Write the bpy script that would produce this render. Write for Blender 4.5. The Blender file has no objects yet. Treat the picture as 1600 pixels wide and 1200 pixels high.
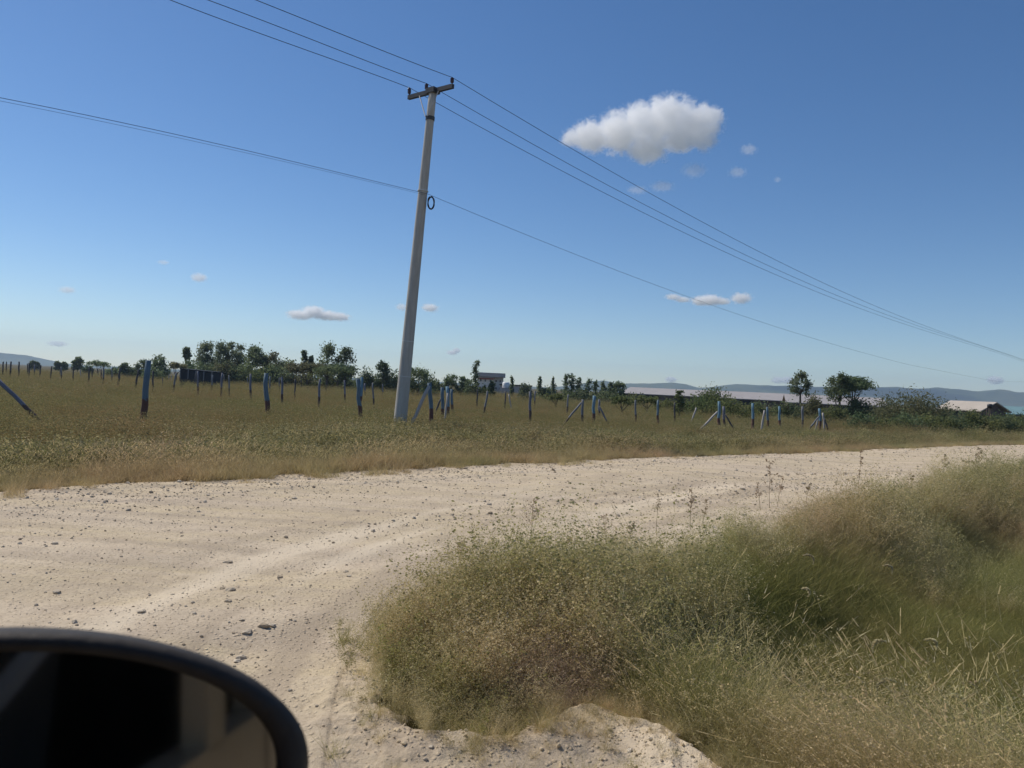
import bpy, math, random
import numpy as np
from mathutils import Vector, Matrix, noise as mnoise
R = math.radians
random.seed(7); rng = np.random.default_rng(7)
sc = bpy.context.scene
C = sc.collection

# ------------------------------------------------------------------ camera
F = 1200.0; W, H = 1600, 1200; EYE = 1.5
ROLL = R(2.68); PITCH = R(0.215)
fw = Vector((0, math.cos(PITCH), math.sin(PITCH)))
up0 = Vector((0, -math.sin(PITCH), math.cos(PITCH))); rt0 = Vector((1, 0, 0))
rt = rt0 * math.cos(ROLL) + up0 * math.sin(ROLL)
up = -rt0 * math.sin(ROLL) + up0 * math.cos(ROLL)
cam = bpy.data.cameras.new('camera'); camo = bpy.data.objects.new('camera', cam); C.objects.link(camo)
m = Matrix((rt, up, -fw)).transposed().to_4x4(); m.translation = Vector((0, 0, EYE)); camo.matrix_world = m
cam.sensor_width = 36; cam.lens = 36 * F / W; cam.clip_start = 0.05; cam.clip_end = 40000
cam.dof.use_dof = True; cam.dof.focus_distance = 14; cam.dof.aperture_fstop = 8.5
sc.camera = camo

def ray(px, py):
    return (rt * (px - 800) + up * (600 - py) + fw * F) / F
def at(px, py, Y):                       # the point seen at a pixel, Y metres in front
    d = ray(px, py); return Vector((0, 0, EYE)) + d * (Y / d.y)
def ground_at(px, py, z=0.0):            # the point of the level z seen at a pixel
    d = ray(px, py); t = (z - EYE) / d.z; return Vector((0, 0, EYE)) + d * t

# ------------------------------------------------------------------ light
SUN_AZ, SUN_EL = R(-58), R(50)           # azimuth from +Y towards +X
world = bpy.data.worlds.new('World'); sc.world = world; world.use_nodes = True
nt = world.node_tree; nt.nodes.clear()
sky = nt.nodes.new('ShaderNodeTexSky'); sky.sky_type = 'NISHITA'; sky.sun_disc = False
sky.sun_elevation = SUN_EL; sky.sun_rotation = SUN_AZ; sky.altitude = 1600
sky.air_density = 1.0; sky.dust_density = 0.55; sky.ozone_density = 2.5
bg = nt.nodes.new('ShaderNodeBackground'); bg.inputs[1].default_value = 0.070
wo = nt.nodes.new('ShaderNodeOutputWorld')
hs_ = nt.nodes.new('ShaderNodeHueSaturation'); hs_.inputs['Saturation'].default_value = 1.22; hs_.inputs['Hue'].default_value = .503
nt.links.new(sky.outputs[0], hs_.inputs['Color']); nt.links.new(hs_.outputs[0], bg.inputs[0]); nt.links.new(bg.outputs[0], wo.inputs[0])
sun = bpy.data.lights.new('sun', 'SUN'); sun.energy = 2.7; sun.angle = R(0.53); sun.color = (1, 0.935, 0.83)
suno = bpy.data.objects.new('sun', sun); C.objects.link(suno)
sd = Vector((math.sin(SUN_AZ) * math.cos(SUN_EL), math.cos(SUN_AZ) * math.cos(SUN_EL), math.sin(SUN_EL)))
suno.rotation_euler = sd.to_track_quat('Z', 'Y').to_euler()
sc.view_settings.view_transform = 'Standard'; sc.view_settings.look = 'None'
sc.view_settings.exposure = 0.55; sc.view_settings.gamma = 1
sc.render.engine = 'CYCLES'
cy = sc.cycles
cy.use_denoising = True; cy.max_bounces = 26; cy.diffuse_bounces = 3; cy.glossy_bounces = 3
cy.transmission_bounces = 3; cy.volume_bounces = 24; cy.transparent_max_bounces = 6
cy.volume_max_steps = 512

# ------------------------------------------------------------------ helpers
def tag(o, label=None, cat=None, group=None, kind=None):
    if label: o['label'] = label
    if cat: o['category'] = cat
    if group: o['group'] = group
    if kind: o['kind'] = kind
    return o
def mesh_obj(name, verts, faces, mat=None, parent=None, smooth=False, link=True, matids=None):
    me = bpy.data.meshes.new(name)
    verts = np.asarray(verts, dtype=np.float32)
    if isinstance(faces, np.ndarray):
        n, k = faces.shape
        me.vertices.add(len(verts)); me.vertices.foreach_set('co', verts.ravel())
        me.loops.add(n * k); me.loops.foreach_set('vertex_index', faces.astype(np.int32).ravel())
        me.polygons.add(n); me.polygons.foreach_set('loop_start', np.arange(0, n * k, k, dtype=np.int32))
        me.update(calc_edges=True)
    else:
        me.from_pydata(verts.tolist(), [], faces); me.update()
    mats = mat if isinstance(mat, (list, tuple)) else [mat]
    for q in mats:
        if q: me.materials.append(q)
    if matids is not None: me.polygons.foreach_set('material_index', np.asarray(matids, dtype=np.int32))
    if smooth: me.polygons.foreach_set('use_smooth', np.ones(len(me.polygons), dtype=bool))
    o = bpy.data.objects.new(name, me)
    if link: C.objects.link(o)
    if parent: o.parent = parent
    return o
def empty(name, loc, label=None, cat=None, group=None):
    o = bpy.data.objects.new(name, None); C.objects.link(o); o.location = loc; o.empty_display_size = .2
    return tag(o, label, cat, group)

class MB:                                # collects simple solids into one mesh
    def __init__(s): s.v = []; s.f = []
    def box(s, c, sz, rot=None):
        b = len(s.v); M = rot or Matrix.Identity(3); c = Vector(c)
        for i in range(8):
            p = Vector(((i & 1) - .5, ((i >> 1) & 1) - .5, (i >> 2) - .5)); p = Vector((p.x * sz[0], p.y * sz[1], p.z * sz[2]))
            s.v.append(c + M @ p)
        for q in ((0, 2, 3, 1), (4, 5, 7, 6), (0, 1, 5, 4), (2, 6, 7, 3), (0, 4, 6, 2), (1, 3, 7, 5)): s.f.append(tuple(b + k for k in q))
        return s
    def tube(s, pts, rads, n=8, cap=True, jit=0.0):
        pts = [Vector(p) for p in pts]; b = len(s.v)
        for i, p in enumerate(pts):
            t = (pts[min(i + 1, len(pts) - 1)] - pts[max(i - 1, 0)]).normalized()
            a = Vector((1, 0, 0)) if abs(t.x) < .9 else Vector((0, 0, 1))
            x = t.cross(a).normalized(); y = t.cross(x)
            for k in range(n):
                q = 2 * math.pi * k / n; rr = rads[i] * (1 + random.uniform(-jit, jit))
                s.v.append(p + x * math.cos(q) * rr + y * math.sin(q) * rr)
        for i in range(len(pts) - 1):
            for k in range(n):
                a0 = b + i * n + k; a1 = b + i * n + (k + 1) % n
                s.f.append((a0, a1, a1 + n, a0 + n))
        if cap:
            s.f.append(tuple(b + k for k in range(n))[::-1]); s.f.append(tuple(b + (len(pts) - 1) * n + k for k in range(n)))
        return s
    def poly(s, pts):
        b = len(s.v); s.v += [Vector(p) for p in pts]; s.f.append(tuple(range(b, b + len(pts)))); return s
    def build(s, name, mat, parent=None, smooth=False):
        return mesh_obj(name, [tuple(v) for v in s.v], s.f, mat, parent, smooth)

class NG:                                # small node-graph writer
    def __init__(s, name):
        s.m = bpy.data.materials.new(name); s.m.use_nodes = True; s.t = s.m.node_tree; s.t.nodes.clear()
        s.out = s.t.nodes.new('ShaderNodeOutputMaterial')
    def n(s, typ, ins=None, **kw):
        x = s.t.nodes.new(typ)
        for k, v in kw.items(): setattr(x, k, v)
        for k, v in (ins or {}).items():
            if isinstance(v, bpy.types.NodeSocket): s.t.links.new(v, x.inputs[k])
            else: x.inputs[k].default_value = v
        return x
    def math(s, op, a, b=0.0, c=0.0, clamp=False):
        return s.n('ShaderNodeMath', {0: a, 1: b, 2: c}, operation=op, use_clamp=clamp).outputs[0]
    def noise(s, vec, scale, detail=4, rough=.55, dist=0.0):
        return s.n('ShaderNodeTexNoise', {'Vector': vec, 'Scale': scale, 'Detail': detail, 'Roughness': rough, 'Distortion': dist}).outputs[0]
    def ramp(s, fac, stops, interp='LINEAR'):
        r = s.n('ShaderNodeValToRGB', {0: fac}); cr = r.color_ramp; cr.interpolation = interp
        while len(cr.elements) < len(stops): cr.elements.new(.5)
        for e, (p, c) in zip(cr.elements, stops):
            e.position = p; e.color = (*c, 1) if len(c) == 3 else c
        return r.outputs[0]
    def mix(s, f, a, b, blend='MIX'):
        x = s.n('ShaderNodeMix', data_type='RGBA', blend_type=blend)
        for k, v in ((0, f), (6, a), (7, b)):
            if isinstance(v, bpy.types.NodeSocket): s.t.links.new(v, x.inputs[k])
            else: x.inputs[k].default_value = v if k == 0 else (*v, 1)[:4]
        return x.outputs[2]
    def surf(s, sock): s.t.links.new(sock, s.out.inputs['Surface']); return s.m
    def bsdf(s, col, rough=.9, spec=.2, normal=None, metal=0.0):
        ins = {'Base Color': col if isinstance(col, bpy.types.NodeSocket) else (*col, 1), 'Roughness': rough, 'Specular IOR Level': spec, 'Metallic': metal}
        if normal is not None: ins['Normal'] = normal
        return s.surf(s.n('ShaderNodeBsdfPrincipled', ins).outputs[0])
    def bump(s, h, strength=.5, dist=.01):
        return s.n('ShaderNodeBump', {'Height': h, 'Strength': strength, 'Distance': dist}).outputs[0]

def plain(name, col, rough=.8, spec=.3, var=.15, scale=6.0, metal=0.0):
    g = NG(name); tc = g.n('ShaderNodeTexCoord')
    f = g.noise(tc.outputs['Object'], scale, 5)
    dark = tuple(c * (1 - var) for c in col); lite = tuple(min(1, c * (1 + var)) for c in col)
    return g.bsdf(g.ramp(f, [(.3, dark), (.7, lite)]), rough, spec, g.bump(f, .2, .01), metal)

# ------------------------------------------------------------------ lie of the land
FAR = np.array([(-60, -49), (-20, -6.4), (-5.9, 8.9), (-3.7, 11.1), (0, 15.0), (7.07, 20.9), (9.9, 23.2), (17.5, 30), (22.6, 34), (200, 160), (1500, 1000)], float)
NEARP = np.array([(-.55, 3.42), (-.66, 3.9), (-.7, 4.35), (-.3, 4.95), (.35, 5.65), (1.9, 7.2), (3.3, 8.9), (6.3, 12.3), (11.2, 17.6), (30, 34.5), (200, 148),
                  (1500, 960), (1500, -500), (20, -500), (8, -6), (2.6, 1.3), (1.5, 2.3), (.93, 2.93), (.62, 3.28), (.42, 3.42), (.2, 3.32), (-.1, 3.3), (-.35, 3.22)], float)
LEDGE = NEARP[[15, 16, 17, 18, 19, 20, 21, 22, 0]]
def dist_poly(P, x, y, closed=False):
    best = np.full(x.shape, 1e9); Q = np.vstack([P, P[:1]]) if closed else P
    for a, b in zip(Q[:-1], Q[1:]):
        d = b - a; t = np.clip(((x - a[0]) * d[0] + (y - a[1]) * d[1]) / (d @ d), 0, 1)
        best = np.minimum(best, np.hypot(x - a[0] - t * d[0], y - a[1] - t * d[1]))
    return best
def inside(P, x, y):
    r = np.zeros(x.shape, bool); n = len(P)
    for i in range(n):
        (x1, y1), (x2, y2) = P[i], P[(i + 1) % n]
        if y1 == y2: continue
        c = ((y1 > y) != (y2 > y)) & (x < (x2 - x1) * (y - y1) / (y2 - y1) + x1); r ^= c
    return r
FARP = np.vstack([FAR, [(1500, 5000), (-5000, 5000), (-5000, -49)]])
def lat(i, j, seed):
    n = (i * 374761393 + j * 668265263 + seed * 1442695041) & 0xffffffff
    n = ((n ^ (n >> 13)) * 1274126177) & 0xffffffff
    return ((n ^ (n >> 16)) & 0xffff) / 65535.0
def vn(x, y, s, seed=0):                 # smooth value noise, 0..1
    x = np.asarray(x, float) / s; y = np.asarray(y, float) / s
    i = np.floor(x).astype(np.int64); j = np.floor(y).astype(np.int64); u = x - i; v = y - j
    u = u * u * (3 - 2 * u); v = v * v * (3 - 2 * v)
    return (lat(i, j, seed) * (1 - u) + lat(i + 1, j, seed) * u) * (1 - v) + (lat(i, j + 1, seed) * (1 - u) + lat(i + 1, j + 1, seed) * u) * v
def fbm(x, y, s, o=4, seed=0):
    r = 0; a = .5; t = 0
    for k in range(o): r = r + a * vn(x, y, s / 2 ** k, seed + k * 17); t += a; a *= .55
    return r / t
def sstep(a, b, x): t = np.clip((x - a) / (b - a), 0, 1); return t * t * (3 - 2 * t)
TRACK = np.array([ground_at(*p).xy[:] for p in ((548, 1240), (556, 1130), (566, 1060), (590, 990), (640, 925))], float)
TURN = np.array([ground_at(*p).xy[:] for p in ((480, 1330), (500, 1200), (520, 1100), (560, 990), (660, 895), (850, 822), (1150, 755))], float)
def edges(x, y):
    w = (fbm(x, y, 1.2, 3, 5) - .5) * .5 * np.clip(np.hypot(x, y) / 8, .25, 2)
    df = dist_poly(FAR, x, y) * np.where(inside(FARP, x, y), 1, -1) + w
    w2 = (fbm(x, y, .45, 4, 9) - .5) * .34 + (vn(x, y, .07, 19) - .5) * .06 * (np.hypot(x, y) < 7)
    dn = dist_poly(NEARP, x, y, True) * np.where(inside(NEARP, x, y), 1, -1) + w2
    return df, dn
def height(x, y, df=None, dn=None):
    if df is None: df, dn = edges(x, y)
    r = np.hypot(x, y)
    z = -0.30 * sstep(0, 2.5, df) + (fbm(x, y, 9, 3, 2) - .5) * .14 * sstep(0, 6, df)
    dl = dist_poly(LEDGE, x, y); wd = np.where(dl < .5, .3 + dl * 2.4, 1.5)
    z = z - 0.62 * sstep(0, 1, dn / wd) + (fbm(x, y, 1.5, 3, 4) - .5) * .2 * sstep(.2, 2, dn)
    rd = (df < 0) & (dn < 0)
    fine = (fbm(x, y, .35, 4, 11) - .5) * .02 + (fbm(x, y, 2.2, 3, 12) - .5) * .05
    # ruts run with the road
    u = x * .73 - y * .68
    fine += (vn(u, (x + y) * .12, .35, 21) - .5) * .03 + (vn(u, (x + y) * .05, 1.1, 22) - .5) * .07
    z = z + np.where(rd, fine, fine * .5)
    # broken lip of dug-out earth above the ditch
    lip = np.exp(-(np.maximum(-dn, 0) / .45) ** 2) * np.clip(1 - dl / 1.2, 0, 1) * (y < 4) * (dn < .15)
    clod = fbm(x, y, .11, 4, 31); z = z + lip * (.05 + .07 * np.maximum(clod - .42, 0) + (fbm(x, y, .45, 2, 33) - .5) * .09)
    # tyre print
    dt = dist_poly(TRACK, x, y); along = y * .9 + x * .3
    near = (r < 9)
    z = z - np.where(near & (dt < .11), .006 + .006 * np.sin(along * 2 * math.pi / .075 + dt * 22) * (dt < .09), 0) + np.where(near, .005 * np.exp(-((dt - .135) / .03) ** 2), 0)
    return z

# ------------------------------------------------------------------ materials of the ground
def road_mat():
    g = NG('pale_murram'); p = g.n('ShaderNodeNewGeometry').outputs['Position']
    mp = g.n('ShaderNodeMapping', {'Vector': p, 'Rotation': (0, 0, R(-45)), 'Scale': (.22, 1.3, 1)}).outputs[0]
    big = g.noise(mp, .9, 5, .6); mid = g.noise(p, 2.6, 6, .65); fine = g.noise(p, 38, 5, .7); grit = g.noise(p, 120, 3, .7)
    mp2 = g.n('ShaderNodeMapping', {'Vector': p, 'Rotation': (0, 0, R(-43)), 'Scale': (.1, 2.2, 1)}).outputs[0]; trk = g.noise(mp2, 1.1, 3, .5)
    c = g.ramp(big, [(.30, (.53, .43, .295)), (.45, (.61, .495, .325)), (.58, (.65, .53, .38)), (.70, (.58, .48, .35))])
    c = g.mix(g.ramp(trk, [(.5, (0, 0, 0)), (.66, (.75, .75, .75))]), c, (.46, .375, .28))
    c = g.mix(g.ramp(trk, [(.3, (.6, .6, .6)), (.45, (0, 0, 0))]), c, (.68, .56, .41))
    c = g.mix(g.math('MULTIPLY', g.ramp(mid, [(.42, (0, 0, 0)), (.7, (1, 1, 1))]), .45), c, (.44, .35, .265))
    c = g.mix(g.ramp(fine, [(.34, (.8, .8, .8)), (.5, (0, 0, 0))]), c, (.36, .28, .19))
    c = g.mix(g.ramp(grit, [(.58, (0, 0, 0)), (.72, (.7, .7, .7))]), c, (.68, .58, .44))
    we = g.n('ShaderNodeAttribute', attribute_name='wear').outputs['Fac']
    c = g.mix(g.ramp(we, [(.52, (0, 0, 0)), (.8, (.7, .7, .7))]), c, (.42, .335, .24)); c = g.mix(g.ramp(we, [(.2, (.8, .8, .8)), (.47, (0, 0, 0))]), c, (.72, .60, .44))
    vor = g.n('ShaderNodeTexVoronoi', {'Vector': p, 'Scale': 26.0, 'Randomness': 1.0})
    peb = g.ramp(vor.outputs['Distance'], [(.12, (1, 1, 1)), (.3, (0, 0, 0))])
    h = g.math('ADD', g.math('MULTIPLY', fine, .6), g.math('ADD', g.math('MULTIPLY', grit, .3), g.math('MULTIPLY', peb, .5)))
    return g.bsdf(c, .95, .1, g.bump(h, .8, .02))
def soil_mat():
    g = NG('dry_soil'); p = g.n('ShaderNodeNewGeometry').outputs['Position']
    big = g.noise(p, .05, 6, .65); mid = g.noise(p, .9, 6, .7); fine = g.noise(p, 14, 5, .7)
    c = g.ramp(big, [(.3, (.12, .10, .035)), (.5, (.155, .105, .045)), (.68, (.09, .095, .035))])
    c = g.mix(g.ramp(mid, [(.4, (0, 0, 0)), (.65, (.8, .8, .8))]), c, (.07, .07, .025))
    c = g.mix(g.ramp(fine, [(.35, (.7, .7, .7)), (.6, (0, 0, 0))]), c, (.05, .04, .02))
    return g.bsdf(c, 1, .05, g.bump(fine, .8, .03))
def leaf_mat(name, cols, trans=.45, patch=None, hue=.03, val=.35):
    g = NG(name); geo = g.n('ShaderNodeNewGeometry'); oi = g.n('ShaderNodeObjectInfo')
    isl = geo.outputs['Random Per Island']; n = len(cols)
    c = g.ramp(isl, [(i / max(1, n - 1), q) for i, q in enumerate(cols)])
    r = oi.outputs['Random']
    pos = geo.outputs['Position']; pn = g.noise(pos, patch or .4, 4, .6)
    v = g.math('ADD', g.math('MULTIPLY', g.math('SUBTRACT', r, .5), val), g.math('ADD', 1.0, g.math('MULTIPLY', g.math('SUBTRACT', pn, .5), .9)))
    hs = g.n('ShaderNodeHueSaturation', {'Hue': g.math('ADD', .5, g.math('MULTIPLY', g.math('SUBTRACT', pn, .5), -hue * 5)), 'Saturation': 1.08, 'Value': g.math('MULTIPLY', v, 1.0), 'Color': c}).outputs[0]
    d = g.n('ShaderNodeBsdfDiffuse', {0: hs}); t = g.n('ShaderNodeBsdfTranslucent', {0: hs})
    return g.surf(g.n('ShaderNodeMixShader', {0: trans, 1: d.outputs[0], 2: t.outputs[0]}).outputs[0])
M = {}
M['road'] = road_mat(); M['soil'] = soil_mat()
M['tan'] = leaf_mat('tan_grass', [(.52, .43, .23), (.64, .54, .31), (.42, .345, .18), (.74, .65, .43)])
M['russet'] = leaf_mat('russet_grass', [(.29, .22, .11), (.36, .27, .14), (.25, .21, .095), (.35, .29, .155)], patch=.15)
M['olive'] = leaf_mat('olive_grass', [(.32, .29, .125), (.41, .37, .17), (.24, .235, .095), (.52, .44, .25)])
M['green'] = leaf_mat('green_grass', [(.22, .225, .085), (.29, .28, .11), (.37, .335, .15), (.18, .185, .07)])
M['herb'] = leaf_mat('herb_leaf', [(.26, .235, .11), (.34, .30, .15), (.43, .37, .20), (.20, .19, .085)])
M['folive'] = leaf_mat('field_olive_grass', [(.25, .225, .105), (.32, .28, .14), (.19, .19, .08), (.39, .335, .185)], patch=.15)
M['fdry'] = leaf_mat('field_dry_grass', [(.46, .37, .20), (.56, .46, .26), (.39, .31, .16), (.64, .54, .35)], patch=.3)
M['twig'] = leaf_mat('dry_twig', [(.29, .22, .14), (.38, .30, .20), (.23, .175, .12), (.45, .37, .26)], .25)
M['seed'] = leaf_mat('pale_seed', [(.66, .58, .37), (.74, .66, .45), (.58, .49, .29)], .5)

# ------------------------------------------------------------------ ground and road (one continuous surface, two objects)
def land():
    a = np.concatenate([np.linspace(R(-180), R(-46), 60, endpoint=False), np.linspace(R(-46), R(46), 760, endpoint=False), np.linspace(R(46), R(180), 61)])
    r = np.concatenate([[0.0, .4, .8, 1.2, 1.6], np.geomspace(1.9, 9, 330), np.geomspace(9.1, 60, 190), np.geomspace(62, 3500, 60)])
    A, RR = np.meshgrid(a, r); x = RR * np.sin(A); y = RR * np.cos(A)
    df, dn = edges(x, y); z = height(x, y, df, dn)
    far = sstep(60, 400, RR); z = z * (1 - far) - .3 * far
    V = np.stack([x, y, z], -1).reshape(-1, 3); nr, na = A.shape
    I = np.arange(nr * na).reshape(nr, na)
    Q = np.stack([I[:-1, :-1], I[:-1, 1:], I[1:, 1:], I[1:, :-1]], -1).reshape(-1, 4)[:, ::-1]
    isr = ((df < 0) & (dn < .04)); q = (isr[:-1, :-1].astype(int) + isr[1:, 1:] + isr[:-1, 1:] + isr[1:, :-1]).ravel() >= 2
    for nm, sel, mt in (('dirt_road', q, M['road']), ('ground', ~q, M['soil'])):
        f = Q[sel]; used, inv = np.unique(f.ravel(), return_inverse=True)
        o = mesh_obj(nm, V[used], inv.reshape(-1, 4), mt, smooth=True); tag(o, kind='structure')
        if nm == 'dirt_road':
            vx, vy = V[used, 0], V[used, 1]; d2 = dist_poly(TURN, vx, vy); k2 = (d2 < 3.2) * (np.hypot(vx, vy) < 14)
            wv = .5 + (fbm(d2, (vx + vy) * .05, .28, 3, 41) - .5) * 1.5 * np.clip(1.2 - d2 / 2.6, 0, 1) * k2
            at_ = o.data.attributes.new('wear', 'FLOAT', 'POINT'); at_.data.foreach_set('value', wv.astype(np.float32))
land()

# ------------------------------------------------------------------ plant meshes used by the ground cover
def ribbon(p0, d, h, w, bend, segs=3, side=None):
    """a curved tapering blade -> verts, faces"""
    d = np.array(d, float); p = np.array(p0, float)
    s = np.array([-d[1], d[0], 0]) if side is None else side
    s = s / (np.linalg.norm(s) + 1e-6); vs = []
    dirv = np.array([d[0] * .25, d[1] * .25, 1.0]); dirv /= np.linalg.norm(dirv)
    for k in range(segs + 1):
        t = k / segs; ww = w * (1 - t * .85) / 2
        vs += [p - s * ww, p + s * ww]
        dirv = dirv + np.array([d[0], d[1], -.35]) * bend / segs; dirv /= np.linalg.norm(dirv)
        p = p + dirv * h / segs
    return vs, [(2 * k, 2 * k + 1, 2 * k + 3, 2 * k + 2) for k in range(segs)], p, dirv
class TB:
    def __init__(s): s.v = []; s.f = []; s.m = []
    def add(s, vs, fs, mi=0):
        b = len(s.v); s.v += list(vs); s.f += [tuple(b + k for k in q) for q in fs]; s.m += [mi] * len(fs)
    def quad(s, p, size, mi=0, asp=1.6):
        n = rng.normal(size=3); n /= np.linalg.norm(n); t = np.cross(n, [0.3, .2, 1]); t /= np.linalg.norm(t); b = np.cross(n, t)
        s.add([p - t * size * asp / 2, p - b * size / 2, p + t * size * asp / 2, p + b * size / 2], [(0, 1, 2, 3)], mi)
    def obj(s, name, mats):
        return mesh_obj(name, np.array(s.v), s.f, mats, link=False, matids=s.m)
def rdir(): a = rng.uniform(0, 2 * math.pi); return np.array([math.cos(a), math.sin(a), 0])
def grass_tuft(name, mats, n, h, w, spread, bend, heads=0, headw=.003, segs=3, hs=0.0):
    t = TB()
    for i in range(n):
        d = rdir(); p = rdir() * spread * math.sqrt(rng.random()); hh = h * rng.uniform(.45, 1.1)
        sd_ = rdir(); vs, fs, tip, dv = ribbon(p, d, hh, w * rng.uniform(.6, 1.3), bend * rng.uniform(.2, 1.6), segs, sd_)
        t.add(vs, fs, 0)
    for i in range(heads):
        d = rdir(); p = rdir() * spread * rng.random(); hh = h * rng.uniform(.95, 1.3)
        vs, fs, tip, dv = ribbon(p, d, hh, w * .6, bend * .5, 3, rdir()); t.add(vs, fs, 0)
        if hs:
            for k in range(5): t.quad(tip + rng.normal(size=3) * hs * 1.3 - dv * hs * k * .8, hs, 1)
        else:
            for k in range(3):
                sdv = rdir(); L = .03 * h / .45; t.add([tip - dv * L * k - sdv * headw / 2, tip - dv * L * k + sdv * headw / 2, tip - dv * L * (k - 1) + sdv * headw * .35, tip - dv * L * (k - 1) - sdv * headw * .35], [(0, 1, 2, 3)], 1)
    return t.obj(name, mats)
def weed(name, mats, stems, h, spread, leaf, nl, w=.003, branch=4, dots=0, dotsize=.008):
    """bushy branching herb: ribbons for stems, many small leaf faces, pale dots for seed heads"""
    t = TB()
    for i in range(stems):
        d = rdir(); p = rdir() * spread * .5 * rng.random(); hh = h * rng.uniform(.6, 1.1)
        vs, fs, tip, dv = ribbon(p, d * .8, hh, w, .6 * rng.random(), 3, rdir()); t.add(vs, fs, 1)
        base = np.array(p)
        for b in range(branch):
            f = rng.uniform(.25, .98); q = base * (1 - f) + tip * f; d2 = rdir()
            vs, fs, tip2, dv2 = ribbon(q, d2 * 1.6, hh * rng.uniform(.18, .42), w * .7, .3, 2, rdir()); t.add(vs, fs, 1)
            for k in range(nl):
                g_ = rng.random(); t.quad(q * (1 - g_) + tip2 * g_ + rng.normal(size=3) * leaf * .9, leaf * rng.uniform(.5, 1.2), 0, 1.9)
            if dots and rng.random() < dots: t.quad(tip2, dotsize * rng.uniform(.6, 1.3), 2, 1.1)
    return t.obj(name, mats)

NEARSRC = bpy.data.collections.new('near_plants'); FIELDSRC = bpy.data.collections.new('field_plants')
def src(col, o, i): o.name = 'p%02d_%s' % (i, o.name); col.objects.link(o)
T, O, G, HB, TW, SD, RU = (M[k] for k in ('tan', 'olive', 'green', 'herb', 'twig', 'seed', 'russet'))
near_src = [
 grass_tuft('tan_tuft', [T, T], 80, .34, .0028, .08, 1.0, 14, hs=.005), grass_tuft('tan_tuft', [T, T], 75, .40, .003, .10, 1.3, 8),
 weed('herb', [HB, O, SD], 12, .34, .12, .013, 7, dots=.25, dotsize=.008), weed('herb', [G, O, SD], 10, .30, .12, .015, 8, dots=.2),
 weed('twiggy', [TW, TW, TW], 14, .34, .12, .008, 6, w=.0028, branch=6), weed('twiggy', [TW, T, SD], 12, .38, .12, .007, 6, w=.0028, branch=6, dots=.1, dotsize=.006),
 grass_tuft('green_tuft', [G, O], 90, .42, .0036, .10, .8), grass_tuft('green_tuft', [G, O], 80, .46, .0036, .11, 1.2, 2),
 grass_tuft('olive_tuft', [O, T], 85, .46, .0032, .11, .9, 4), grass_tuft('olive_tuft', [O, T], 80, .42, .003, .11, 1.5, 6, hs=.005),
 weed('fluff', [T, T, SD], 16, .40, .14, .007, 7, w=.0022, branch=7, dots=.2, dotsize=.006), weed('fluff', [O, T, SD], 16, .38, .14, .008, 7, w=.0022, branch=7, dots=.15, dotsize=.006),
]
for i, o in enumerate(near_src): src(NEARSRC, o, i)
FO, FD = M['folive'], M['fdry']
field_src = [
 grass_tuft('dry_clump', [FD, FD], 110, .42, .007, .24, .9, 16, headw=.010), grass_tuft('dry_clump', [FD, FO], 90, .38, .008, .24, 1.2, 6),
 weed('herb_clump', [HB, FO, FD], 16, .42, .4, .022, 8, w=.006, branch=5), weed('herb_clump', [HB, FO, FD], 16, .46, .4, .024, 8, w=.006, branch=5),
 grass_tuft('russet_clump', [RU, RU], 95, .44, .008, .28, .7, 22, hs=.014), grass_tuft('russet_clump', [RU, FO], 95, .48, .008, .28, .9, 22, hs=.014),
 grass_tuft('olive_clump', [FO, FD], 100, .45, .009, .26, .8, 10, hs=.012), weed('olive_clump', [FO, FO, FD], 16, .42, .4, .02, 8, w=.006, branch=5),
]
for i, o in enumerate(field_src): src(FIELDSRC, o, i)

def scatter(name, pts, idx, rot, scl, coll, label, cat, tilt=None):
    me = bpy.data.meshes.new(name); me.vertices.add(len(pts)); me.vertices.foreach_set('co', np.asarray(pts, np.float32).ravel())
    a = me.attributes.new('idx', 'INT', 'POINT'); a.data.foreach_set('value', np.asarray(idx, np.int32))
    rv = np.zeros((len(pts), 3), np.float32); rv[:, 2] = rot
    if tilt is not None: rv[:, :2] = tilt
    a = me.attributes.new('rot', 'FLOAT_VECTOR', 'POINT'); a.data.foreach_set('vector', rv.ravel())
    sv = np.asarray(scl, np.float32); sv = np.repeat(sv[:, None], 3, 1) if sv.ndim == 1 else sv
    a = me.attributes.new('scl', 'FLOAT_VECTOR', 'POINT'); a.data.foreach_set('vector', sv.ravel())
    o = bpy.data.objects.new(name, me); C.objects.link(o)
    g = bpy.data.node_groups.new(name, 'GeometryNodeTree')
    g.interface.new_socket('Geometry', in_out='INPUT', socket_type='NodeSocketGeometry'); g.interface.new_socket('Geometry', in_out='OUTPUT', socket_type='NodeSocketGeometry')
    N, L = g.nodes, g.links
    gi = N.new('NodeGroupInput'); go = N.new('NodeGroupOutput'); ip = N.new('GeometryNodeInstanceOnPoints'); ci = N.new('GeometryNodeCollectionInfo')
    ci.inputs['Collection'].default_value = coll; ci.inputs['Separate Children'].default_value = True; ci.inputs['Reset Children'].default_value = True
    def na(n, t): x = N.new('GeometryNodeInputNamedAttribute'); x.data_type = t; x.inputs[0].default_value = n; return x.outputs[0]
    L.new(gi.outputs[0], ip.inputs['Points']); L.new(ci.outputs[0], ip.inputs['Instance']); ip.inputs['Pick Instance'].default_value = True
    L.new(na('idx', 'INT'), ip.inputs['Instance Index'])
    er = N.new('FunctionNodeEulerToRotation'); L.new(na('rot', 'FLOAT_VECTOR'), er.inputs[0]); L.new(er.outputs[0], ip.inputs['Rotation'])
    L.new(na('scl', 'FLOAT_VECTOR'), ip.inputs['Scale']); L.new(ip.outputs[0], go.inputs[0])
    md = o.modifiers.new('scatter', 'NODES'); md.node_group = g
    return tag(o, label, cat, kind='stuff')

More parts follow.
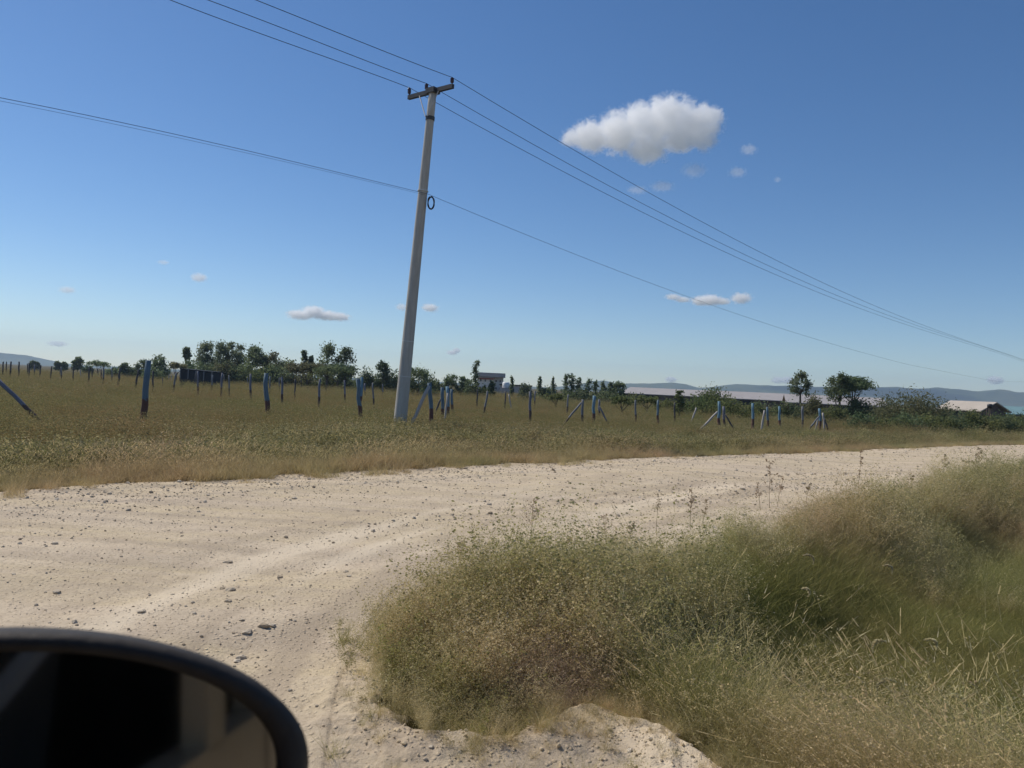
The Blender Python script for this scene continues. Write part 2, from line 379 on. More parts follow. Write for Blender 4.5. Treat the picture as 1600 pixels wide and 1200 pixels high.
def polar_pts(n, r0, r1, a0, a1, power=1.0):
    """radii with density falling as r^-(1+power)"""
    u = rng.random(n)
    if abs(power - 1) < 1e-6: r = r0 * (r1 / r0) ** u
    else: k = 1 - power; r = (r0 ** k + u * (r1 ** k - r0 ** k)) ** (1 / k)
    a = rng.uniform(R(a0), R(a1), n); return r * np.sin(a), r * np.cos(a)

# -- near ditch grass
def near_cover():
    x, y = polar_pts(52000, 2.2, 60, -12, 48, .85)
    df, dn = edges(x, y); k = ((dn > .02) | ((dn > -.45) & (rng.random(len(x)) < .55 * np.exp(np.minimum(dn, 0) / .13) * np.where(y < 7, 1, .5)))) & (df < 0); x, y, dn = x[k], y[k], dn[k]
    # thin right at the lip and at the road side
    dl = dist_poly(LEDGE, x, y)
    k = rng.random(len(x)) < np.clip(dn / .25, .35, 1); x, y, dn, dl = x[k], y[k], dn[k], dl[k]
    z = height(x, y)
    n1 = fbm(x, y, 1.1, 3, 50); n2 = fbm(x, y, .8, 3, 60); n3 = fbm(x, y, 2.0, 2, 70)
    pr = rng.random((len(x), 6)) * .25
    lush = np.exp(-(((x - 3.8) / 2.6) ** 2 + ((y - 6.2) / 1.9) ** 2))
    lush2 = np.exp(-(((x - .95) / .45) ** 2 + ((y - 3.9) / .6) ** 2))
    tip = np.exp(-(((x + .2) / .5) ** 2 + ((y - 3.7) / .6) ** 2))
    grey = np.exp(-(((x - .25) / .35) ** 2 + ((y - 3.75) / .35) ** 2))
    road = np.exp(-(np.maximum(dn, 0) / 1.4) ** 2) * (y > 4)
    low = np.exp(-(((x - 2.3) / 1.2) ** 2 + ((y - 3.6) / .8) ** 2))
    S = np.stack([.32 - .2 * lush - .1 * lush2 + .5 * low + .4 * (n1 - .5) * 2 * .6, .10 + .42 * tip + .6 * (n2 - .5), -.05 + .7 * grey + .4 * (n3 - .5) + .15 * road,
                  .05 + .95 * lush + .45 * lush2 + .3 * (n2 - .5), .36 + .2 * low + .35 * (n3 - .5), .18 - .15 * lush + .42 * road + .3 * tip + .5 * (n1 - .5)], -1) + pr
    kind = S.argmax(-1); idx = kind * 2 + (rng.random(len(x)) < .5)
    s = rng.uniform(.6, 1.2, len(x)) * np.where(rng.random(len(x)) < .05, 1.3, 1) * (.36 + .68 * sstep(-.15, .7, dn)) * np.where(dl < .3, .75, 1) * np.where(y > 12, 1.15, 1)
    s *= .62 + .95 * fbm(x, y, .55, 2, 81)
    s *= 1 - .26 * sstep(.5, 1.4, dn) * (y < 14)
    scatter('ditch_grass', np.stack([x, y, z - .01], -1), idx, rng.uniform(0, 6.28, len(x)), s, NEARSRC,
            'mixed dry and green grass filling the ditch right of the dirt road', 'grass', rng.normal(size=(len(x), 2)) * .12)
near_cover()

# -- field beyond the road
def field_cover():
    X, Y, I, S = [], [], [], []
    for n, r0, r1, pw, sc_ in ((46000, 8, 45, .55, 1.0), (34000, 45, 220, .5, 1.3)):
        x, y = polar_pts(n, r0, r1, -44, 42, pw); df, dn = edges(x, y); k = ((df > .02) | ((df > -.5) & (rng.random(len(x)) < .07))) & (dn < 0); x, y, df = x[k], y[k], df[k]
        n1 = fbm(x, y, 5, 3, 90); n2 = fbm(x, y, 3, 3, 95); n3 = fbm(x, y, 12, 2, 99)
        pr = rng.random((len(x), 4)) * .3
        side = sstep(-6, 8, x)                                       # greener on the right
        Sx = np.stack([.8 * np.exp(-(df / 1.1) ** 2) + .22 + .4 * (n1 - .5),
                       .50 * np.exp(-((df - 2.9) / 1.5) ** 2) + .08 + 1.0 * (n2 - .5) + .35 * (fbm(x, y, 7, 2, 123) - .5),
                       .50 * sstep(3, 6, df) + .4 * (n3 - .5) - .14 * side, .30 + .5 * (n1 - .5) + .12 * side], -1) + pr
        kd = Sx.argmax(-1); i = kd * 2 + (rng.random(len(x)) < .5)
        s = rng.uniform(.55, 1.15, len(x)) * sc_ * (.6 + .42 * sstep(0, 1.2, df)) * (.52 + .85 * fbm(x, y, 1.6, 3, 7)) * (1 - .12 * sstep(-4, 6, x))
        X.append(x); Y.append(y); I.append(i); S.append(s)
    x, y, i, s = (np.concatenate(q) for q in (X, Y, I, S))
    z = height(x, y); r = np.hypot(x, y); far = sstep(60, 400, r); z = z * (1 - far) - .3 * far
    scatter('field_grass', np.stack([x, y, z - .02], -1), i, rng.uniform(0, 6.28, len(x)), s, FIELDSRC,
            'tall dry brown and olive grass covering the open field beyond the road', 'grass', rng.normal(size=(len(x), 2)) * .1)
field_cover()

# ------------------------------------------------------------------ stones
def stone_mat():
    g = NG('road_stone'); oi = g.n('ShaderNodeObjectInfo'); p = g.n('ShaderNodeTexCoord').outputs['Object']
    c = g.ramp(oi.outputs['Random'], [(0, (.27, .21, .145)), (.12, (.42, .34, .24)), (.4, (.56, .47, .35)), (1, (.70, .61, .48))])
    n = g.noise(p, 3, 4); c = g.mix(g.math('MULTIPLY', n, .4), c, (.34, .27, .19))
    return g.bsdf(c, .95, .1, g.bump(n, .5, .05))
M['stone'] = stone_mat()
def rock(name, seed, flat=.65, sub=2):
    import bmesh
    bm = bmesh.new(); bmesh.ops.create_icosphere(bm, subdivisions=sub, radius=.5)
    rs = random.Random(seed); ax = [Vector((rs.gauss(0, 1), rs.gauss(0, 1), rs.gauss(0, 1))).normalized() for _ in range(9)]; lim = [rs.uniform(.26, .46) for _ in ax]
    for v in bm.verts:
        for a, l in zip(ax, lim):
            d = v.co.dot(a)
            if d > l: v.co -= a * (d - l)
        v.co *= 1 + .12 * mnoise.noise(v.co * 4 + Vector((seed, 0, 0)))
        v.co.z *= flat
    me = bpy.data.meshes.new(name); bm.to_mesh(me); bm.free(); me.materials.append(M['stone'])
    return bpy.data.objects.new(name, me)
STONES = bpy.data.collections.new('stone_shapes')
for i in range(6): src(STONES, rock('stone', 10 + i, .5 + .06 * i, 1 if i < 4 else 2), i)
def gravel():
    x, y = polar_pts(190000, 1.8, 45, -40, 40, .75); df, dn = edges(x, y)
    band = vn(x * .73 - y * .68, (x + y) * .1, .8, 77)
    k = (df < .05) & (dn < .1) & (rng.random(len(x)) < (.10 + .9 * band ** 2 + .6 * sstep(-2.5, -.2, df)) * np.where((x > -.9) & (y < 5), .25, 1) )
    x, y = x[k], y[k]; z = height(x, y); r = np.hypot(x, y)
    s = np.clip(np.exp(rng.normal(math.log(.0085), .55, len(x))), .005, .05) * np.clip(r / 7, .8, 2.0)
    sv = np.stack([s * rng.uniform(.8, 1.4, len(x)), s, s], -1)
    scatter('gravel', np.stack([x, y, z + s * .1], -1), rng.integers(0, 6, len(x)), rng.uniform(0, 6.28, len(x)), sv, STONES,
            'loose pale gravel and small stones lying on the dirt road', 'gravel', rng.normal(size=(len(x), 2)) * .3)
gravel()
CLODS = bpy.data.collections.new('clod_shapes')
M['clod'] = plain('dug_earth', (.56, .45, .30), .98, .1, .2, 3)
for i in range(4):
    q_ = rock('clod', 70 + i, .7, 2); q_.data.materials.clear(); q_.data.materials.append(M['clod']); src(CLODS, q_, i)
# clods of dug earth along the lip
def clods():
    n = 900; t = rng.random(n); i = rng.integers(0, 8, n); L = LEDGE
    x = L[i % 8, 0] * (1 - t) + L[i % 8 + 1, 0] * t; y = L[i % 8, 1] * (1 - t) + L[i % 8 + 1, 1] * t
    x = x + rng.normal(size=n) * .16; y = y - np.abs(rng.normal(size=n)) * .22 + .03
    k = (x < 1.6) & (y > 2.2); x, y = x[k], y[k]; z = height(x, y)
    s = np.clip(np.exp(rng.normal(math.log(.007), .55, len(x))), .003, .028)
    scatter('earth_crumbs', np.stack([x, y, z + s * .15], -1), rng.integers(0, 6, len(x)), rng.uniform(0, 6.28, len(x)), s, CLODS,
            'crumbled pale earth along the broken lip of the ditch', 'earth', rng.normal(size=(len(x), 2)) * .4)
clods()
STONE_AT = [(412, 985, .06, 'largest pale stone on the road, in a cluster of three'), (386, 993, .055, 'dark stone just left of the largest pale stone'),
            (425, 983, .04, 'small dark stone touching the right of the largest pale stone'), (360, 926, .06, 'lone dark round stone on the road'),
            (90, 922, .06, 'flat pale stone pile on the gravel at left'), (86, 854, .05, 'dark flat stone on the left of the road'),
            (437, 901, .05, 'dark stone on smooth tyre-worn dirt'), (356, 946, .05, 'pair of dark stones below the lone round stone'),
            (377, 1022, .05, 'pale stone with a pointed top above the mirror'), (370, 1027, .04, 'lowest pale stone nearest the mirror rim'),
            (221, 963, .05, 'pale stone on the road above the mirror'), (540, 893, .045, 'pale dark-sided stone in the tyre-worn dirt'),
            (356, 876, .06, 'pale flat stone on the middle of the road'), (545, 903, .035, 'small stone among faint tyre streaks')]
for i, (px, py, s, lb) in enumerate(STONE_AT):
    p = ground_at(px, py); zz = float(height(np.array([p.x]), np.array([p.y]))[0])
    o = rock('stone', 40 + i, .55, 3); o.location = (p.x, p.y, zz + s * .12); o.scale = (s * 1.3, s, s); o.rotation_euler = (0, 0, i * 1.3); C.objects.link(o)
    tag(o, lb, 'stone', 'larger stones lying on the dirt road')

# ------------------------------------------------------------------ standing weeds and seed heads
def stalk(px, py, top, label, kindw='stalk', lean=0.0, dist=None, br=6, spread=.35):
    p = ground_at(px, py, -.05) if dist is None else at(px, py, dist)
    zz = float(height(np.array([p.x]), np.array([p.y]))[0]); D = p.y
    hh = (at(px, top, D).z - zz)
    t = TB(); base = np.zeros(3); lx = lean * hh
    pts = [np.array([lx * (k / 6) ** 1.5, .02 * math.sin(k), hh * k / 6]) for k in range(7)]
    def stem(a, b, w0, w1):
        for s_ in ((1, 0, 0), (0, 1, 0)):
            s_ = np.array(s_, float); t.add([a - s_ * w0, a + s_ * w0, b + s_ * w1, b - s_ * w1], [(0, 1, 2, 3)], 0)
    w = .0022 * max(1, D / 6)
    for k in range(6): stem(pts[k], pts[k + 1], w * (1 - k * .1), w * (1 - k * .1 - .1))
    for b in range(br):
        k = rng.uniform(2.2, 6); i = min(5, int(k)); a = pts[i] + (pts[i + 1] - pts[i]) * (k - i)
        d = rdir(); L = hh * spread * rng.uniform(.4, 1) * (1.3 - k / 8)
        e = a + d * L * .75 + np.array([0, 0, L * .9]); stem(a, e, w * .5, w * .3)
        for q in range(7):
            f = rng.uniform(.35, 1.05); t.quad(a * (1 - f) + e * f + rng.normal(size=3) * .012, .011 * max(1, D / 7), 1, 1.8)
        e2 = a * .4 + e * .6 + rdir() * L * .3 + np.array([0, 0, L * .25]); stem(a * .4 + e * .6, e2, w * .4, w * .25); t.quad(e2, .012 * max(1, D / 7), 1)
    o = t.obj('weed_stalk', [M['twig'], M['twig']]); o.location = (p.x, p.y, zz - .01); o.rotation_euler = (0, 0, 0); C.objects.link(o)
    return tag(o, label, 'weed', 'tall dry weeds standing along the road edge')
STALKS = [(828, 880, 785, 'widest branching dry weed at the road edge left of centre', 0, 16, .45), (720, 905, 850, 'low dry weed at the left end of the verge', -.1, 14, .5),
 (752, 895, 868, 'short dry weed beside the widest branching weed', 0, 10, .5), (883, 880, 838, 'dry weed just right of the widest branching weed', .15, 12, .5),
 (948, 862, 805, 'thin bent weed against the pale road', -.2, 7, .35), (1025, 845, 775, 'slim dry weed left of the dark seed spikes', 0, 6, .25),
 (1078, 835, 765, 'dark clustered seed spikes over the verge', 0, 12, .22), (1098, 830, 780, 'shorter dark spike right of the clustered seed spikes', .1, 7, .25),
 (1202, 800, 718, 'tallest dry stalk rising over the far road', -.05, 9, .28), (1215, 800, 745, 'leaning stalk beside the tallest dry stalk', .12, 6, .25),
 (1188, 805, 752, 'crooked stalk left of the tallest dry stalk', -.2, 6, .25), (1341, 785, 705, 'lone thin upright stalk in front of the road', 0, 8, .15),
 (1425, 770, 740, 'small dry sprig right of the lone thin stalk', -.15, 5, .3), (1473, 765, 712, 'thin pale stalk on the right verge', 0, 8, .3),
 (1527, 755, 705, 'branching weed near the right end of the road', 0, 12, .4), (1510, 760, 722, 'low branching weed left of the one near the right end', -.1, 10, .45),
 (1590, 1165, 1040, 'dark stalk at the bottom right corner', -.25, 4, .2), (1545, 1190, 1085, 'leaning dark stalk near the bottom right corner', -.2, 4, .2),
 (985, 850, 815, 'small dry sprig between the bent and slim weeds', .1, 8, .4), (1260, 795, 757, 'small grey sprig between the tallest and the lone stalk', .05, 6, .4)]
for px, py, tp, lb, ln, br, spd in STALKS: stalk(px, py, tp, lb, lean=ln, br=br, spread=spd)

def plume(px, py, D, hh, lean, lab, L=.12, col='seed'):
    """grass stem that ends in an arching feathery head; pixel = where the head arches"""
    c = at(px, py, D); zz = float(height(np.array([c.x]), np.array([c.y]))[0]); hh = c.z - zz
    root = empty('plume_grass', (c.x - lean * .25 * hh, c.y, zz), lab, 'seed head', 'arching pale seed heads in the ditch grass')
    s = MB(); pts = [Vector((lean * .25 * hh * (k / 6) ** 2, 0, hh * k / 6)) for k in range(7)]; s.tube(pts, [.0022 - .0002 * k for k in range(7)], 5)
    s.build('stem', M['olive'], root)
    L *= 1.35; t = TB(); N = 46; ln = 1 if lean >= 0 else -1
    for k in range(N):
        u = k / (N - 1); a = u * 1.9
        p = np.array(pts[-1]) + np.array([ln * L * (math.sin(a) if True else 0) * .62, 0, L * .55 * (math.cos(a) - 1) + L * .25 * math.sin(a)])
        ww = .0036 * math.sin(math.pi * min(1, .15 + u * .85)) + .0015
        for q in range(5): t.quad(p + rng.normal(size=3) * ww * .7, ww * 1.9, 0, 2.0)
    o = t.obj('seed_head', [M[col]]); C.objects.link(o); o.parent = root
PL = [(1066, 1095, 3.75, -1, 'large white arching seed head at the bottom beside the bare earth', .2), (1100, 998, 4.5, 1, 'white arched seed head in the green tuft', .12),
 (1045, 992, 4.5, -1, 'left white seed head of the green tuft', .08), (1078, 1015, 4.4, 1, 'small white seed head in the middle of the green tuft', .06), (1120, 998, 4.5, 1, 'rightmost white seed head of the green tuft', .07),
 (1150, 1090, 3.9, 1, 'flat lying seed head right of the large white one', .16), (1255, 868, 6.6, 1, 'pale hooked seed head high in the middle of the ditch', .11), (1253, 920, 5.7, 1, 'short pale seed head in the middle of the ditch', .07),
 (1385, 1003, 4.7, -1, 'yellowish seed head leaning left right of centre ditch', .1), (1400, 1065, 4.1, -1, 'pale hooked seed head near the lower right', .12), (1445, 1000, 4.8, 1, 'slim seed head next to a dark stem at right', .09),
 (1475, 1088, 4.0, 1, 'drooping straw seed head at lower right', .14), (1380, 884, 6.8, 1, 'small pale seed head above the lush green grass', .1), (1030, 1050, 4.1, -1, 'thin pale seed head left of the large white one', .1)]
for px, py, D, ln, lb, L in PL: plume(px, py, D, .5, ln, lb, L)
# a lone little plant on the dirt
p = ground_at(541, 998); zz = float(height(np.array([p.x]), np.array([p.y]))[0])
o = grass_tuft('small_weed', [M['herb'], M['olive']], 60, .11, .004, .05, 1.6); o.location = (p.x, p.y, zz); C.objects.link(o)
tag(o, 'small lone green weed growing on the bare dirt left of the verge', 'weed')
o = weed('small_weed', [M['tan'], M['tan'], M['seed']], 8, .18, .12, .008, 4, w=.0025, branch=4, dots=.3); p = ground_at(590, 1135); o.location = (p.x, p.y, float(height(np.array([p.x]), np.array([p.y]))[0])); C.objects.link(o)
tag(o, 'yellow dry weed at the lower left corner of the verge', 'weed')

# ------------------------------------------------------------------ posts
def post_mat(name, top, low, frac, rough=.75):
    g = NG(name); tc = g.n('ShaderNodeTexCoord'); gen = tc.outputs['Generated']; ob = tc.outputs['Object']
    z = g.n('ShaderNodeSeparateXYZ', {0: gen}).outputs[2]
    n = g.noise(ob, 14, 4); n2 = g.noise(g.n('ShaderNodeMapping', {'Vector': ob, 'Scale': (20, 20, 3)}).outputs[0], 2, 5, .7)
    f = g.ramp(g.math('ADD', z, g.math('MULTIPLY', g.math('SUBTRACT', n, .5), .12)), [(frac - .01, (0, 0, 0)), (frac + .01, (1, 1, 1))])
    pt = g.mix(g.ramp(n2, [(.35, (.0, .0, .0)), (.75, (.6, .6, .6))]), top, tuple(min(1, c * 1.25 + .05) for c in top))
    lw = g.mix(n2, low, tuple(c * 1.6 for c in low))
    return g.bsdf(g.mix(f, lw, pt), rough, .25, g.bump(n2, .5, .01))
PM = {'blue': post_mat('blue_painted_wood', (.11, .16, .195), (.10, .052, .04), .55), 'cyan': post_mat('bright_blue_painted_wood', (.13, .225, .285), (.10, .05, .04), .54),
      'purple': post_mat('faded_violet_painted_wood', (.15, .15, .18), (.085, .056, .045), .55), 'grey': post_mat('weathered_grey_wood', (.17, .17, .18), (.08, .058, .047), .54),
      'dark': post_mat('dark_weathered_wood', (.075, .068, .07), (.035, .028, .024), .5), 'pale': post_mat('pale_bare_wood', (.40, .36, .33), (.30, .24, .17), .3)}
def post(bx, by, tx, ty, w, style, name, label, group=None, D=None, lean_y=0.0):
    b = ground_at(bx, by, 0.0) if D is None else at(bx, by, D)
    t = at(tx, ty, b.y + lean_y); d = t - b; L = d.length
    r = max(.028, w / 2 / F * b.y) * .95
    b2 = b - d.normalized() * (.42 / max(.3, d.normalized().z)); tot = (t - b2).length; n = 7
    s = MB(); wob = [Vector((random.uniform(-1, 1), random.uniform(-1, 1), 0)) * r * .35 for _ in range(n)]
    s.tube([Vector((0, 0, tot * k / (n - 1))) + wob[k] for k in range(n)], [r * (1.08 - .2 * k / (n - 1)) * random.uniform(.93, 1.07) for k in range(n)], 7, True, .07)
    o = s.build(name, PM[style], None, True); o.location = b2
    o.rotation_mode = 'QUATERNION'; o.rotation_quaternion = d.to_track_quat('Z', 'Y')
    cat = {'fence_post': 'fence post', 'brace_pole': 'brace pole', 'field_post': 'post', 'wooden_stick': 'stick'}[name]
    return tag(o, label, cat, group)
GB = 'blue painted posts along the road side of the field'
post(222, 672, 230, 563, 10.5, 'blue', 'fence_post', 'tallest and nearest blue post, thick, standing alone at left', GB)
post(418, 657, 415, 583, 8, 'blue', 'fence_post', 'thick blue post in front of the big tree clump', GB)
post(564, 664, 559, 592, 7, 'blue', 'fence_post', 'blue post with forked top left of the utility pole, main stem', GB)
post(562, 640, 566, 589, 5, 'cyan', 'brace_pole', 'short slanting pole forming a fork with the blue post left of the utility pole', GB)
post(72, 667, -14, 583, 7.5, 'purple', 'brace_pole', 'long slanting blue and dark brace at the left photo edge', 'slanting brace poles')
post(-16, 690, -13, 560, 10, 'blue', 'fence_post', 'blue post at the left edge carrying the long slanting brace', GB)
post(638, 673, 671, 603, 6, 'pale', 'brace_pole', 'pale slanting brace right of the utility pole', 'slanting brace poles')
post(675, 668, 672, 598, 7.5, 'blue', 'fence_post', 'blue post propped by the pale slanting brace by the utility pole', GB)
post(676, 652, 690, 622, 3.5, 'dark', 'brace_pole', 'short dark brace between the two blue post groups', 'slanting brace poles')
post(691, 662, 691, 605, 6, 'blue', 'fence_post', 'left blue post of the tight trio right of the utility pole', GB)
post(699, 656, 699, 604, 6, 'cyan', 'fence_post', 'middle bright blue post of the tight trio', GB)
post(707, 648, 706, 608, 4.5, 'blue', 'fence_post', 'right slim blue post of the tight trio', GB)
post(694, 665, 700, 614, 3.5, 'pale', 'brace_pole', 'thin pale brace in front of the tight blue trio', 'slanting brace poles')
post(828, 662, 828, 612, 4.5, 'purple', 'fence_post', 'slim violet blue post below the row of dark trees', GB)
post(879, 666, 908, 629, 3.5, 'grey', 'brace_pole', 'grey brace leaning right towards a dull blue post', 'slanting brace poles')
post(910, 662, 910, 624, 4.5, 'grey', 'fence_post', 'dull blue grey post at the top of the grey brace', GB)
post(927, 663, 928, 618, 5.5, 'cyan', 'fence_post', 'bright blue post beside the dull grey braced one', GB)
post(936, 652, 936, 624, 3.8, 'purple', 'fence_post', 'short violet post right of the bright blue one', GB)
post(953, 667, 936, 635, 3, 'purple', 'brace_pole', 'dark violet brace leaning left on the short violet post', 'slanting brace poles')
post(993, 661, 993, 625, 3.4, 'grey', 'fence_post', 'slim grey post left of a lone blue post', GB)
post(1028, 664, 1028, 625, 4.2, 'blue', 'fence_post', 'lone blue post before the long pale roofs', GB)
post(1054, 659, 1054, 629, 2.8, 'dark', 'fence_post', 'thin dark post right of the lone blue post', GB)
post(1080, 660, 1088, 637, 2.8, 'pale', 'wooden_stick', 'leaning pale stick before the round thorn bush', 'bare wooden sticks')
post(1093, 673, 1121, 643, 3.6, 'pale', 'brace_pole', 'pale brace leaning on a bright blue post below the thorn bush', 'slanting brace poles')
post(1123, 669, 1124, 627, 5, 'cyan', 'fence_post', 'bright blue post held by the pale brace below the thorn bush', GB)
post(1132, 667, 1131, 635, 4.5, 'purple', 'fence_post', 'violet blue post directly right of the pale-braced post', GB)
post(1149, 673, 1133, 648, 3, 'dark', 'brace_pole', 'dark brace on the right of the violet blue post', 'slanting brace poles')
post(1176, 669, 1176, 630, 4.6, 'cyan', 'fence_post', 'blue post left of the crooked pale stick', GB)
post(1190, 671, 1194, 641, 3.6, 'pale', 'wooden_stick', 'crooked pale stick between two blue posts', 'bare wooden sticks')
post(1200, 669, 1199, 636, 3.8, 'blue', 'fence_post', 'blue post directly right of the crooked pale stick', GB)
post(1218, 669, 1218, 635, 4.2, 'cyan', 'fence_post', 'lone light blue post below the airy tree', GB)
post(1254, 669, 1254, 635, 3.8, 'grey', 'fence_post', 'grey post between the light blue post and the braced cluster', GB)
post(1282, 669, 1281, 638, 4.4, 'cyan', 'fence_post', 'blue post in the middle of the rightmost braced cluster', GB)
post(1263, 672, 1280, 650, 3, 'grey', 'brace_pole', 'left grey brace of the rightmost cluster', 'slanting brace poles')
post(1275, 669, 1279, 652, 3, 'pale', 'brace_pole', 'pale inner brace of the rightmost cluster', 'slanting brace poles')
post(1288, 669, 1286, 645, 3.4, 'pale', 'fence_post', 'short pale post at the right of the rightmost cluster', GB)
post(1293, 670, 1288, 655, 3, 'dark', 'brace_pole', 'right dark brace of the rightmost cluster', 'slanting brace poles')
for i, (px, py, tp) in enumerate([(1403, 668, 655), (1445, 672, 654), (1490, 672, 659), (1551, 672, 663), (1564, 673, 664), (1594, 672, 661)]):
    post(px, py, px + 1, tp, 2.6, 'pale', 'fence_post', '%s pale short post among the scrub at the right end' % ('first', 'second', 'third', 'fourth', 'fifth', 'last')[i], 'pale posts in the right scrub')
ORD = ['first', 'second', 'third', 'fourth', 'fifth', 'sixth', 'seventh', 'eighth', 'ninth', 'tenth', 'eleventh', 'twelfth', 'thirteenth', 'fourteenth', 'fifteenth', 'sixteenth', 'seventeenth', 'eighteenth', 'nineteenth', 'twentieth']
def row(data, where, group):
    data = sorted(data)
    for i, (px, by, lean, tp, w, st) in enumerate(data):
        nm = {'dark': 'dark brown', 'grey': 'grey', 'purple': 'faded violet', 'pale': 'pale', 'blue': 'blue'}[st]
        post(px - lean, by, px, tp, w, st, 'field_post', '%s post, %s from left %s' % (nm, ORD[i], where), group)
row([(5, 587, 1, 565, 2.2, 'dark'), (10, 581, 0, 565, 1.8, 'dark'), (17, 588, 1, 565, 2.6, 'dark'), (30, 588, 1, 565, 2.4, 'dark'), (43, 586, 0, 568, 1.6, 'dark'), (45.5, 591, 0, 567, 2.2, 'dark'),
     (54, 587, 0, 570, 2.2, 'grey'), (64, 590, 2, 570, 2.2, 'dark'), (81, 594, 2, 572, 2.2, 'dark'), (96, 595, 0, 573, 2.2, 'grey'), (94, 587, 0, 577, 1.4, 'dark')], 'under the distant left hill', 'far left field posts')
row([(114.5, 599, 0, 574, 2.2, 'dark'), (125, 588, -1.5, 577, 1.8, 'pale'), (140, 600, 2, 573, 2.6, 'dark'), (144, 592, 0, 575, 1.8, 'dark'), (158, 595, 0, 577, 1.9, 'dark'), (162, 601, 1, 574, 2.8, 'grey'),
     (175, 598, 0, 575, 2, 'grey'), (187.5, 603, 3, 574, 3.2, 'dark'), (173, 588, 0, 578, 1.5, 'dark')], 'between round far tree and tallest blue post', 'left field posts')
row([(216, 609, 5, 578, 3.2, 'dark'), (239, 611, 0, 580, 3, 'dark'), (264, 594, 0, 584, 1.6, 'pale'), (275, 613, 4.5, 583, 3, 'grey'), (268, 595, 0, 586, 1.5, 'pale'),
     (254, 605, 0, 590, 1.5, 'dark')], 'between tallest blue post and shed', 'field posts before the dark shed')
row([(305.5, 606, 1, 584, 2, 'dark'), (309.5, 621, 1, 580, 3.4, 'purple'), (316, 600, 0, 583, 1.6, 'purple'), (332, 612, 1.5, 586, 2.6, 'grey'), (347, 622, 2, 583, 3.4, 'purple'), (350, 600, 0, 585, 1.5, 'grey'), (358, 620, 0, 586, 2.6, 'grey'),
     (391, 628, -1, 584, 3.6, 'purple'), (387, 604, 0, 589, 1.6, 'grey')], 'between shed and thick blue post', 'field posts before the tree clump')
row([(422, 618, 1, 588, 2.6, 'grey'), (436.5, 612, 0, 590, 1.8, 'grey'), (440.5, 636, -.5, 589, 3.8, 'purple'), (461.5, 626, 1.5, 592, 2.4, 'dark'), (471, 606, 0, 588, 1.4, 'dark'), (484, 602, 0, 591, 1.8, 'pale'),
     (499.5, 641, 2, 592, 4, 'purple'), (509.5, 612, 0, 594, 1.4, 'dark'), (538, 632, -1.5, 594, 3, 'purple')], 'between thick and forked blue posts', 'field posts right of the tree clump')
row([(570, 619, 0, 599, 3, 'purple'), (582, 639, -2, 598, 3, 'grey'), (598, 620, 0, 600, 2.2, 'grey')], 'between forked post and utility pole', 'field posts beside the utility pole')
row([(746, 636, 1, 608, 2.4, 'dark'), (762, 651, 6, 611, 3.6, 'grey'), (790, 637, 1, 611, 2.4, 'dark'), (795, 640, -4, 616, 2.6, 'pale'), (836, 637, 1, 611, 2.4, 'purple'), (888, 647, 2, 616, 2.8, 'grey')],
    'between blue trio and grey braced post', 'field posts below the house')

# ------------------------------------------------------------------ utility pole and wires
def conc():
    g = NG('pole_concrete'); tc = g.n('ShaderNodeTexCoord').outputs['Object']
    n = g.noise(g.n('ShaderNodeMapping', {'Vector': tc, 'Scale': (6, 6, .7)}).outputs[0], 2, 6, .7); f = g.noise(tc, 60, 4)
    c = g.ramp(n, [(.3, (.40, .37, .32)), (.7, (.56, .53, .47))]); c = g.mix(g.ramp(f, [(.3, (.5, .5, .5)), (.5, (0, 0, 0))]), c, (.33, .30, .26))
    return g.bsdf(c, .9, .2, g.bump(g.math('ADD', n, g.math('MULTIPLY', f, .4)), .5, .01))
M['conc'] = conc(); M['steel'] = plain('weathered_dark_steel', (.055, .055, .06), .6, .4); M['galv'] = plain('galvanised_steel', (.42, .42, .42), .5, .4, metal=.3)
M['porc'] = plain('brown_porcelain', (.06, .022, .018), .25, .5); M['cable'] = plain('black_cable', (.03, .03, .032), .6, .3); M['band'] = plain('bright_steel_strap', (.6, .6, .58), .4, .5)
PD = 24.0
base = at(623, 672, PD); top = at(676.5, 141, PD - .1)
root = empty('utility_pole', base - Vector((0, 0, .3)), 'tall leaning tapered concrete utility pole at the field edge', 'utility pole')
O0 = root.location; ax = (top - O0).normalized(); PL_ = (top - O0).length
s = MB(); n = 26
s.tube([ax * PL_ * k / (n - 1) for k in range(n)], [.212 - (.212 - .118) * k / (n - 1) for k in range(n)], 20, True)
s.build('pole_shaft', M['conc'], root, True)
TH = R(43); wd = Vector((math.sin(TH), math.cos(TH), 0)); cd = Vector((math.cos(TH), -math.sin(TH), 0))
ctr = top - ax * .08; a1 = at(638.5, 152.5, 24.62); a2 = at(708, 134.5, 23.35); ctr = (a1 + a2) / 2; cx = (a2 - a1).normalized()
cyv = cx.cross(Vector((0, 0, 1))).normalized(); cz = cx.cross(cyv) * -1; rotm = Matrix((cx, cyv, cz)).transposed()
s = MB(); s.box(ctr - O0 + Vector((0, 0, .0)) - cyv * .0, ((a2 - a1).length, .10, .13), rotm); cross = s.build('crossarm', M['steel'], root)
s = MB(); s.box(top - ax * .03 - O0, (.36, .3, .16), rotm); s.build('mounting_bracket', M['steel'], root)
s = MB(); s.tube([top - ax * .95 - O0, top - ax * .83 - O0], [.143, .143], 18); s.build('clamp_band', M['steel'], root)
for e in (-.42, .42):
    s = MB(); s.tube([ctr + cx * e - O0 - Vector((0, 0, .07)) - cyv * -.06, top - ax * .86 - O0 + cx * e * .12 + cyv * .16], [.018, .018], 6); s.build('crossarm_brace', M['galv'], root)
pins = []
